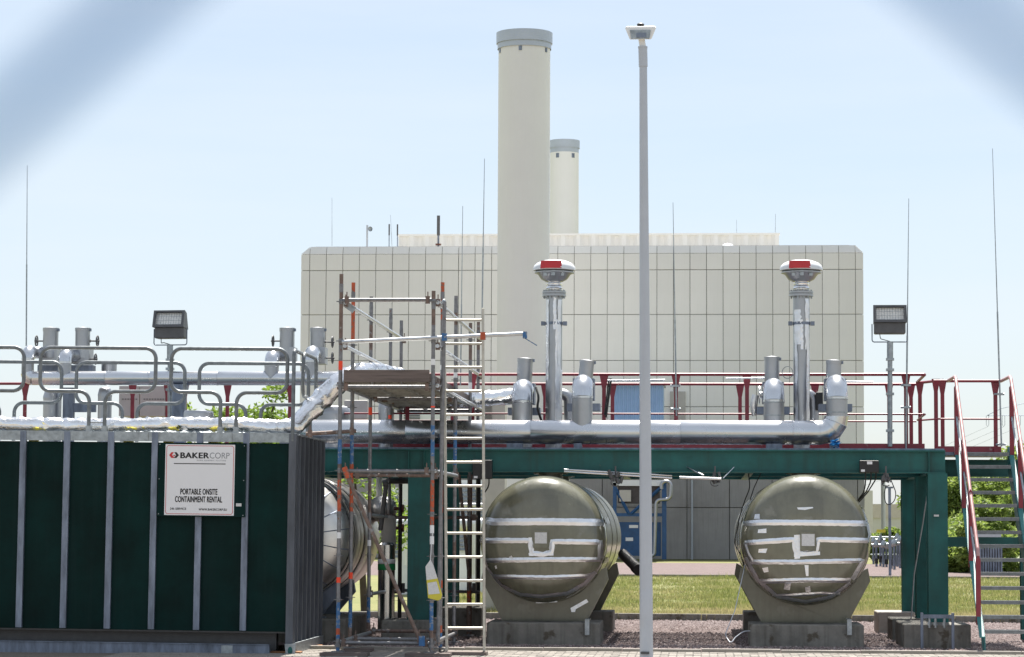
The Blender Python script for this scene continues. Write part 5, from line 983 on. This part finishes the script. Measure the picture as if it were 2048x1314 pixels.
# ================================================================== SCAFFOLD
YS = [31.4, 32.5, 34.3, 36.5, 37.8]
LX = [P(678, 1050, YS[0]).x] * 5; RX = [P(864, 1050, YS[0]).x] * 5
sf = thing('scaffold_tower', 'tube scaffold tower with orange and blue painted uprights beside the container', 'scaffold', ((LX[0] + RX[0]) / 2, 34.6, 0))
cmat = [M['tubegrey'], M['blue'], M['orange'], M['tuberust'], M['stick'], M['white'], M['tubelight']]
g_, b_, o_, r_, s__, w__, l_ = range(7)
def zpx(py, Y, px=770): return P(px, py, Y).z
def standard(x, Y, top, segs, discs):
    k = MB(); z0 = .06; zt_ = zpx(top, Y); r = .0242
    for y0, y1, m_ in segs:                  # painted lengths, photo rows
        a, b = zpx(y1, Y), zpx(y0, Y); rr = r if m_ < 4 else r + .0015
        if m_ >= 4 and m_ != l_: a -= .0
        k.cyl((x, Y, max(z0, a)), (x, Y, min(b, zt_)), rr, n=14, mi=m_)
    up = build(k, 'standard', cmat, sf)
    for py in discs:
        z = zpx(py, Y); d = MB(); d.cyl((x, Y, z - .004), (x, Y, z + .004), .06, n=16); d.cyl((x, Y, z - .03), (x, Y, z + .03), .028, n=12); build(d, 'rosette', M['tubegrey'], up)
    z = zt_ - .22; d = MB(); d.cyl((x, Y, z - .004), (x, Y, z + .1), .0265, n=14); build(d, 'spigot', M['tubegrey'], up)
    d = MB(); d.cyl((x, Y, .005), (x, Y, .2), .018, n=10); d.bx(x - .075, x + .075, Y - .075, Y + .075, .042, .052); d.cyl((x, Y, .1), (x, Y, .14), .04, n=8); build(d, 'base_jack', M['tubegrey'], up)
D0 = (603, 682, 770, 874, 941, 1028, 1112, 1200, 1283)
standard(LX[0], YS[0], 548, [(540, 690, r_), (690, 722, g_), (722, 740, s__), (740, 872, g_), (872, 928, b_), (928, 960, r_), (960, 1030, o_), (1030, 1065, g_), (1065, 1077, w__), (1077, 1155, g_), (1155, 1166, s__), (1166, 1200, g_), (1200, 1257, b_), (1257, 1270, o_), (1270, 1320, b_)], D0)
standard(LX[1], YS[1], 565, [(560, 690, o_), (690, 868, g_), (868, 928, b_), (928, 945, o_), (945, 975, o_), (975, 1032, o_), (1032, 1145, g_), (1145, 1158, s__), (1158, 1200, g_), (1200, 1255, b_), (1255, 1300, r_)], (690, 815, 1028, 1195))
standard(LX[2], YS[2], 593, [(590, 650, g_), (650, 700, r_), (700, 815, g_), (815, 830, s__), (830, 955, g_), (955, 1025, r_), (1025, 1080, g_), (1080, 1092, w__), (1092, 1190, g_), (1190, 1245, b_), (1245, 1300, r_)], (640, 790, 880, 1110, 1190))
standard(LX[3], YS[3], 617, [(615, 700, g_), (700, 830, g_), (830, 838, s__), (838, 1066, g_), (1066, 1080, s__), (1080, 1180, g_), (1180, 1240, b_), (1240, 1290, g_)], (664, 1035, 1185))
standard(LX[4], YS[4], 641, [(640, 760, g_), (760, 1000, g_), (1000, 1290, r_)], (675, 1045))
standard(RX[0], YS[0], 582, [(580, 650, r_), (650, 718, g_), (718, 730, w__), (730, 812, g_), (812, 815, s__), (815, 820, g_), (820, 850, g_), (850, 912, b_), (912, 960, g_), (960, 1050, o_), (1050, 1066, w__), (1066, 1072, g_), (1072, 1088, w__), (1088, 1195, g_), (1195, 1260, b_), (1260, 1275, r_), (1275, 1320, g_)], D0[:-1])
standard(RX[1], YS[1], 565, [(560, 640, o_), (640, 730, g_), (730, 740, w__), (740, 865, g_), (865, 930, b_), (930, 960, g_), (960, 1025, o_), (1025, 1160, g_), (1160, 1175, o_), (1175, 1250, g_), (1250, 1265, o_), (1265, 1300, b_)], (614, 862, 1112, 1195))
standard(RX[2], YS[2], 592, [(590, 625, g_), (625, 650, r_), (650, 745, g_), (745, 765, w__), (765, 860, g_), (860, 930, b_), (930, 1080, g_), (1080, 1160, r_), (1160, 1200, g_), (1200, 1290, g_)], (760, 1190))
standard(RX[3], YS[3], 646, [(640, 720, r_), (720, 765, g_), (765, 780, w__), (780, 960, g_), (960, 1010, r_), (1010, 1180, g_), (1180, 1205, o_), (1205, 1290, r_)], (680, 1110))
standard(RX[4], YS[4], 644, [(640, 700, r_), (700, 1290, g_)], (670,))
def stube(a, b, nm, m, r=.0242, wedge=True):
    k = MB(); a = Vector(a); b = Vector(b); k.cyl(a, b, r, n=14); o = build(k, nm, M[m], sf)
    if wedge:
        d = (b - a).normalized()
        for p in (a + d * .05, b - d * .05):
            w2 = MB(); w2.box(p, (.05, .05, .09)); w2.box(p + Vector((0, 0, .05)), (.012, .02, .1)); build(w2, 'wedge_head', M['tuberust'] if m != 'orange' else M['orange'], o)
    return o
xl_, xr2 = LX[0] + .02, RX[0] - .02; z6 = zpx(600, YS[0]); zr3 = zpx(682, YS[0])
stube((xl_, YS[0], z6), (xr2, YS[0], z6), 'ledger', 'tubegrey')
a = P(684, 684, YS[0] - .06); b = P(1054, 667, YS[0] - .06); stube(a, b, 'guard_tube', 'tubelight', wedge=False)
k = MB(); p = P(1050, 670, YS[0] - .06); k.box(p, (.05, .07, .08)); k.cyl(p + Vector((0, 0, -.04)), P(1074, 691, YS[0] - .06), .006, n=6); build(k, 'coupler', M['blue'], sf)
k = MB(); p = P(966, 672, YS[0] - .06); k.box(p, (.06, .08, .09)); build(k, 'coupler', M['orange'], sf); k = MB(); p = P(889, 674, YS[0] - .06); k.box(p, (.06, .08, .09)); build(k, 'coupler', M['blue'], sf)
for x in (LX[0] + .05, RX[0] + .05):
    for zz in (z6 - .03, zr3 - .06): stube((x, YS[0], zz), (x, YS[4], zz), 'side_rail', 'tubelight')
k = MB(); k.box(P(701, 615, YS[0] + .1), (.12, .02, .08), Matrix.Rotation(R(35), 3, 'Y')); build(k, 'rail_plate', M['galv'], sf)
# deck: three perforated steel planks on transoms, toe boards
zdk = zpx(768, YS[0])
for Y in (YS[0], YS[2], YS[4]): stube((xl_, Y, zdk - .035), (xr2, Y, zdk - .035), 'transom', 'tubegrey', .024)
pwid = (xr2 - xl_ - .02) / 3
for i in range(3):
    for Ya_, Yb_ in ((YS[0] + .02, YS[2] - .01), (YS[2] + .01, YS[4] - .02)):
        x0 = xl_ + .01 + i * pwid + .006; x1 = x0 + pwid - .012; k = MB(); k.bx(x0, x1, Ya_, Yb_, zdk + .025, zdk + .029)
        k.bx(x0, x0 + .004, Ya_, Yb_, zdk - .035, zdk + .025); k.bx(x1 - .004, x1, Ya_, Yb_, zdk - .035, zdk + .025)
        n = 5
        for j in range(n): y = Ya_ + (Yb_ - Ya_) * (j + .3) / n; k.bx(x0 + .004, x1 - .004, y, y + .03, zdk - .03, zdk + .025)
        build(k, 'deck_plank', M['deck'], sf)
a = P(688, 765, YS[0] - .03); b = P(859, 741, YS[0] - .03); k = MB(); k.bx(a.x, b.x, YS[0] - .06, YS[0] - .03, zdk + .02, zdk + .17); bevel(build(k, 'toe_board', M['wood'], sf), .004)
for x in (LX[0] + .04, RX[0] - .06): k = MB(); k.bx(x, x + .03, YS[0], YS[4], zdk + .03, zdk + .13); build(k, 'toe_board', M['wood'], sf)
for x in (LX[0] - .02, RX[0] + .055): stube((x, YS[0], zdk - .02), (x, YS[4], zdk - .02), 'side_ledger', 'tubelight')
# lower ledgers, brace and foot lift
zl_ = zpx(942, YS[0]); stube((xl_, YS[0], zl_), (xr2, YS[0], zl_), 'ledger', 'tubegrey'); stube((xl_, YS[1], zl_ - .03), (xr2, YS[1], zl_ - .03), 'ledger', 'tuberust')
stube((RX[0] + .03, YS[0], zl_), (RX[0] + .03, YS[2], zl_ - .0), 'side_ledger', 'tubelight')
stube(P(690, 942, YS[0] - .04), P(842, 1285, YS[0] - .04), 'brace', 'tuberust')
k = MB(); p = P(693, 945, YS[0] - .045); k.box(p, (.06, .06, .14), Matrix.Rotation(R(-24), 3, 'Y')); build(k, 'coupler', M['orange'], sf)
k = MB(); p = P(844, 1282, YS[0] - .045); k.box(p, (.07, .06, .12)); build(k, 'coupler', M['blue'], sf)
zf = zpx(1286, YS[0]); stube((xl_, YS[0], zf), (xr2, YS[0], zf), 'ledger', 'tubegrey'); stube((xl_, YS[1], zf), (xr2, YS[1], zf), 'ledger', 'tubegrey'); stube((xl_, YS[2], zf + .03), (xr2, YS[2], zf + .03), 'ledger', 'tuberust')
stube((LX[0] + .03, YS[0], zf + .01), (LX[0] + .03, YS[2], zf + .01), 'side_ledger', 'tubelight'); stube((RX[0] + .03, YS[0], zf + .01), (RX[0] + .03, YS[2], zf + .01), 'side_ledger', 'tubegrey')
stube((LX[2] + .02, YS[2], zpx(1188, YS[2])), (LX[2] + .1, YS[3], zpx(1180, YS[3])), 'side_ledger', 'tubelight'); stube((LX[2], YS[2], zpx(1030, YS[2])), (LX[2], YS[3], zpx(1034, YS[3])), 'side_ledger', 'tubelight')
stube(P(612, 868, YS[0] + .1), P(712, 862, YS[0] + .1), 'tie_tube', 'tuberust'); stube(P(781, 1035, YS[3]), P(955, 1035, YS[3]), 'ledger', 'tuberust')
stube(P(889, 603, 31.65), P(876, 1292, 31.65), 'leaning_tube', 'tubegrey', wedge=False); stube(P(918, 950, 36.0), P(941, 1180, 36.4), 'brace', 'tuberust', wedge=False)
# ladder
Yl_ = 31.78; ld = thing('ladder', 'pale aluminium ladder standing upright against the scaffold', 'ladder', P(930, 1300, Yl_))
for px0, y0, px1 in ((888.5, 604, 893.5), (966, 617, 968.5)):
    a = P(px0, y0, Yl_); b = P(px1, 1303, Yl_); k = MB(); d = (a - b).normalized(); k.extr([b + Vector((-.016, -.03, 0)), b + Vector((.016, -.03, 0)), b + Vector((.016, .03, 0)), b + Vector((-.016, .03, 0))], a - b); bevel(build(k, 'stile', M['ladder'], ld), .006)
for i in range(14):
    y = 640 + 47.4 * i; f = (y - 604) / 700; a = P(888.5 + 5 * f + 2, y, Yl_); b = P(966 + 2.5 * f - 2, y, Yl_); k = MB(); k.cyl(a, b, .0165, n=10); build(k, 'rung', M['ladder'], ld)
k = MB(); k.tube(fillet([P(889, 606, Yl_), P(888, 600, Yl_), P(880, 612, Yl_ + .15)], .02, 4), .02, 10); build(k, 'stile_hook', M['galv'], ld)
# sole boards
for x0, x1, y, Y, lb_ in ((642, 737, 1309, 31.35, 'short timber board under the left scaffold foot'), (812, 902, 1308, 31.35, 'short timber board under the right scaffold foot'), (893, 974, 1304, 31.8, 'short timber board under the ladder'), (690, 745, 1300, 32.5, 'timber offcut under the second left scaffold foot')):
    a = P(x0, y, Y); b = P(x1, y, Y); k = MB(); k.bx(a.x, b.x, Y - .14, Y + .14, .0, .042); bevel(solo(k, 'sole_board', M['wood'], lb_, 'board'), .004)
# scaffold inspection tag
Y = 31.33; tg = thing('scaffold_tag', 'yellow and white inspection tag hanging on the scaffold upright', 'tag', P(866, 1202, Y))
def tp_(poly, d, th, nm, m): k = MB(); k.extr([P(x, y, Y) + Vector((0, d, 0)) for x, y in poly], (0, th, 0)); build(k, nm, M[m], tg)
tp_([(853, 1159), (875, 1156), (884, 1190), (882, 1198), (876, 1201), (856, 1196)], 0, .012, 'holder', 'yellow'); tp_([(851, 1133), (861, 1119), (867, 1131), (875, 1157), (853, 1160)], -.002, .01, 'card', 'paper'); tp_([(855, 1166), (873, 1163), (880, 1187), (857, 1189)], -.004, .003, 'card', 'paper')
k = MB(); k.tube([P(861, 1121, Y), P(863, 1085, 31.36), P(866, 1060, 31.36)], .004, 6); build(k, 'string', M['white'], tg)

# ================================================================== FOIL DUCT
def foil(path, rads, name, label, seed):
    rng = random.Random(seed); pts = [Vector(p) for p in path]; fine = []; rf = []
    for i in range(len(pts) - 1):
        p0 = pts[max(0, i - 1)]; p1 = pts[i]; p2 = pts[i + 1]; p3 = pts[min(len(pts) - 1, i + 2)]; n = max(2, int((p2 - p1).length / .045))
        for j in range(n):
            t = j / n; fine.append(.5 * ((2 * p1) + (p2 - p0) * t + (2 * p0 - 5 * p1 + 4 * p2 - p3) * t * t + (3 * p1 - p0 - 3 * p2 + p3) * t ** 3)); rf.append((rads[i] * (1 - t) + rads[i + 1] * t) * rng.uniform(.9, 1.08))
    fine.append(pts[-1]); rf.append(rads[-1]); k = MB(); k.tube(fine, rf, 20)
    for v in k.v: v += Vector((rng.gauss(0, .0055), rng.gauss(0, .0055), rng.gauss(0, .0055)))
    return solo(k, name, M['foil'], label, 'duct')
zc_ = zTop + .07
x = lambda px, Y: P(px, 850, Y).x
foil([(x(-60, 32.1), 32.1, zc_ + .03), (x(60, 32.1), 32.1, zc_ + .01), (x(200, 32.1), 32.12, zc_), (x(330, 32.1), 32.1, zc_ + .015), (x(460, 32.1), 32.12, zc_ + .01), (x(540, 32.15), 32.2, zc_ - .01), P(585, 853, 32.3), P(604, 838, 32.4), P(645, 797, 32.6), P(690, 757, 32.7), P(735, 742, 33.0), P(790, 750, 34.2), P(850, 772, 35.8), P(915, 796, 36.6), P(970, 797, 36.85), P(1030, 792, 36.95)],
     [.1, .105, .1, .1, .105, .1, .11, .12, .14, .13, .1, .1, .11, .13, .12, .12], 'foil_duct', 'crumpled aluminium foil duct running over the container and the scaffold deck', 5)
k = MB(); rng = random.Random(3)

# ================================================================== PLANT BETWEEN THE COLUMNS
def pipe_up(px, y0, y1, rpx, Y, m, name, label, cat='pipe', bands=()):
    a = P(px, y1, Y); b = P(px, y0, Y); a.z = max(0, a.z); r = rpx * S(Y); t = thing(name, label, cat, a)
    k = MB(); k.lathe([(r, 0), (r, (b - a).z), (r * .7, (b - a).z + r * .3), (.01, (b - a).z + r * .35)], a, n=24); build(k, 'body', M[m], t)
    for yb0, yb1, m2 in bands:
        k = MB(); z0, z1 = P(px, yb1, Y).z - a.z, P(px, yb0, Y).z - a.z; k.lathe([(r + .004, z0), (r + .006, z0 + .004), (r + .006, z1 - .004), (r + .004, z1)], a, n=24); build(k, 'band', M[m2], t)
    return t
pipe_up(772, 1090, 1265, 17, 35.6, 'steel', 'filter_column', 'stainless upright column with a green band behind the scaffold', 'vessel', ((1128, 1140, 'greenband'), (1118, 1127, 'whitepipe')))
pipe_up(777, 1036, 1096, 15, 36.2, 'beige', 'cream_vessel', 'upright cream vessel above the stainless column', 'vessel'); pipe_up(758, 950, 1000, 6, 38, 'cream2', 'cream_pipe', 'thin cream pipe rising under the beam left of the green column')
pv = pipe_up(799, 950, 1240, 4, 36.9, 'black', 'black_riser', 'thin black riser pipe with two rusty valves left of the green column')
for yy in (1017, 1056):
    c = P(798, yy, 36.9); k = MB(); k.cyl(c + Vector((-.07, 0, 0)), c + Vector((.07, 0, 0)), .025, n=10); k.lathe([(.055, -.012), (.06, 0), (.055, .012), (.02, .012), (.02, -.012), (.055, -.012)], c + Vector((.06, -.02, 0)), (1, 0, 0), 14); build(k, 'valve', M['rust'], pv)
pipe_up(938, 950, 1270, 5, 36.8, 'rust', 'brown_riser', 'rust brown riser pipe seen between the ladder rungs'); pipe_up(956, 950, 1250, 4, 37.5, 'black', 'black_riser', 'black riser pipe close to the right ladder stile')
Y = 37.5; k = MB(); a = P(768, 1017, Y); k.lathe([(.001, -.22), (.09, -.2), (.16, -.12), (.19, 0), (.19, .3), (.001, .3)], P(768, 1018, Y), (-.3, 1, 0), 24); solo(k, 'small_vessel', M['alu_dull'], 'small rounded silver vessel behind the cream vessel', 'vessel')
k = MB(); k.cyl(P(775, 962, 36), P(835, 962, 36.4), .04, n=12); k.cyl(P(766, 968, 35.7), P(775, 966, 35.7), .05, n=16); k.tube([P(772, 968, 35.7), P(761, 1060, 35.8)], .035, 10); solo(k, 'dark_branch_pipe', M['dark'], 'dark branch pipe with round end under the lower scaffold ledger', 'pipe')
k = MB(); k.cyl(P(775, 1180, 37), P(960, 1184, 37), .022, n=8); [k.box(P(px, 1176, 37), (.05, .06, .14)) for px in (806, 948)]; solo(k, 'ground_pipe', M['dark'], 'dark low horizontal pipe behind the green column and ladder', 'pipe')
Y = 62; t = thing('cooler_unit', 'grey louvred cooler unit left of the green column', 'cooler', P(805, 1120, Y)); a = P(776, 975, Y); b = P(835, 1120, Y); k = MB(); k.bx(a.x, b.x, Y + .1, Y + 2, 0, a.z); build(k, 'housing', M['whitepipe'], t)
for i in range(16):
    z_ = a.z - .12 - i * .1; k = MB(); k.bx(a.x + .05, b.x - .05, Y, Y + .1, z_ - .055, z_); build(k, 'louvre', M['galv_dull'], t)
t = thing('cooler_unit', 'grey louvred cooler unit seen between ladder and green column', 'cooler', P(930, 1120, Y)); a = P(900, 960, Y); b = P(968, 1120, Y); k = MB(); k.bx(a.x, b.x, Y + .1, Y + 2, 0, a.z); build(k, 'housing', M['whitepipe'], t)
for i in range(16):
    z_ = a.z - .12 - i * .1; k = MB(); k.bx(a.x + .05, b.x - .05, Y, Y + .1, z_ - .055, z_); build(k, 'louvre', M['galv_dull'], t)
k = MB(); k.cyl(P(770, 1048, 56), P(1000, 1049, 56), .14, n=20); k.cyl(P(985, 1049, 56), P(985, 1130, 56), .06, n=10); k.cyl(P(815, 1049, 56), P(815, 1130, 56), .06, n=10); solo(k, 'white_main_pipe', M['whitepipe'], 'white horizontal main pipe on posts behind the columns', 'pipe')
k = MB(); k.cyl(P(950, 975, 50), P(1010, 975, 50), .04, n=10); k.cyl(P(905, 1010, 50), P(985, 1010, 50), .04, n=10); solo(k, 'white_thin_pipe', M['whitepipe'], 'two thin white pipes behind the ladder', 'pipe')
k = MB(); [k.cyl(P(px, 1050, 52), P(px, 1150, 52), .07, n=12) for px in (960, 948)]; solo(k, 'white_posts', M['whitepipe'], 'pair of white posts behind the lower ladder rungs', 'post')
a = P(790, 1128, 64); b = P(985, 1140, 64); k = MB(); k.bx(a.x, b.x, 64, 64.4, 0, a.z); solo(k, 'brick_sill', M['rust'], 'low reddish brown sill below the cooler units', 'wall')

# ================================================================== CHAIN LINK FENCE the picture was taken through
FY = .13; V = P(1092, -699, FY); hv = 1800 * FY / F; hw = 2069 * FY / F
fn = thing('chain_link_fence', 'blurred chain link fence wires crossing the upper corners', 'fence', (0, FY, 0))
NW = 44
for kx in range(-NW // 2, NW // 2):
    pts = []
    for m_ in range(-19, 12):
        left = (m_ + kx) % 2 == 0; z = V.z + m_ * hv
        if z > 2.0 or z < .02: continue
        x0 = V.x + kx * hw + (0 if left else hw); pts.append(Vector((x0, FY + (.0012 if left else -.0012), z)))
    k = MB(); k.tube(fillet(pts, .006, 2), .0009, 6); build(k, 'wire', M['fencewire'], fn)
for x in (-1.15, 1.15): k = MB(); k.cyl((x, FY + .04, 0), (x, FY + .04, 2.05), .024, n=16); build(k, 'post', M['beam2'], fn)
for z in (.06, 1.98): k = MB(); k.cyl((-1.15, FY + .012, z), (1.15, FY + .012, z), .004, n=8); build(k, 'tension_wire', M['galv'], fn)
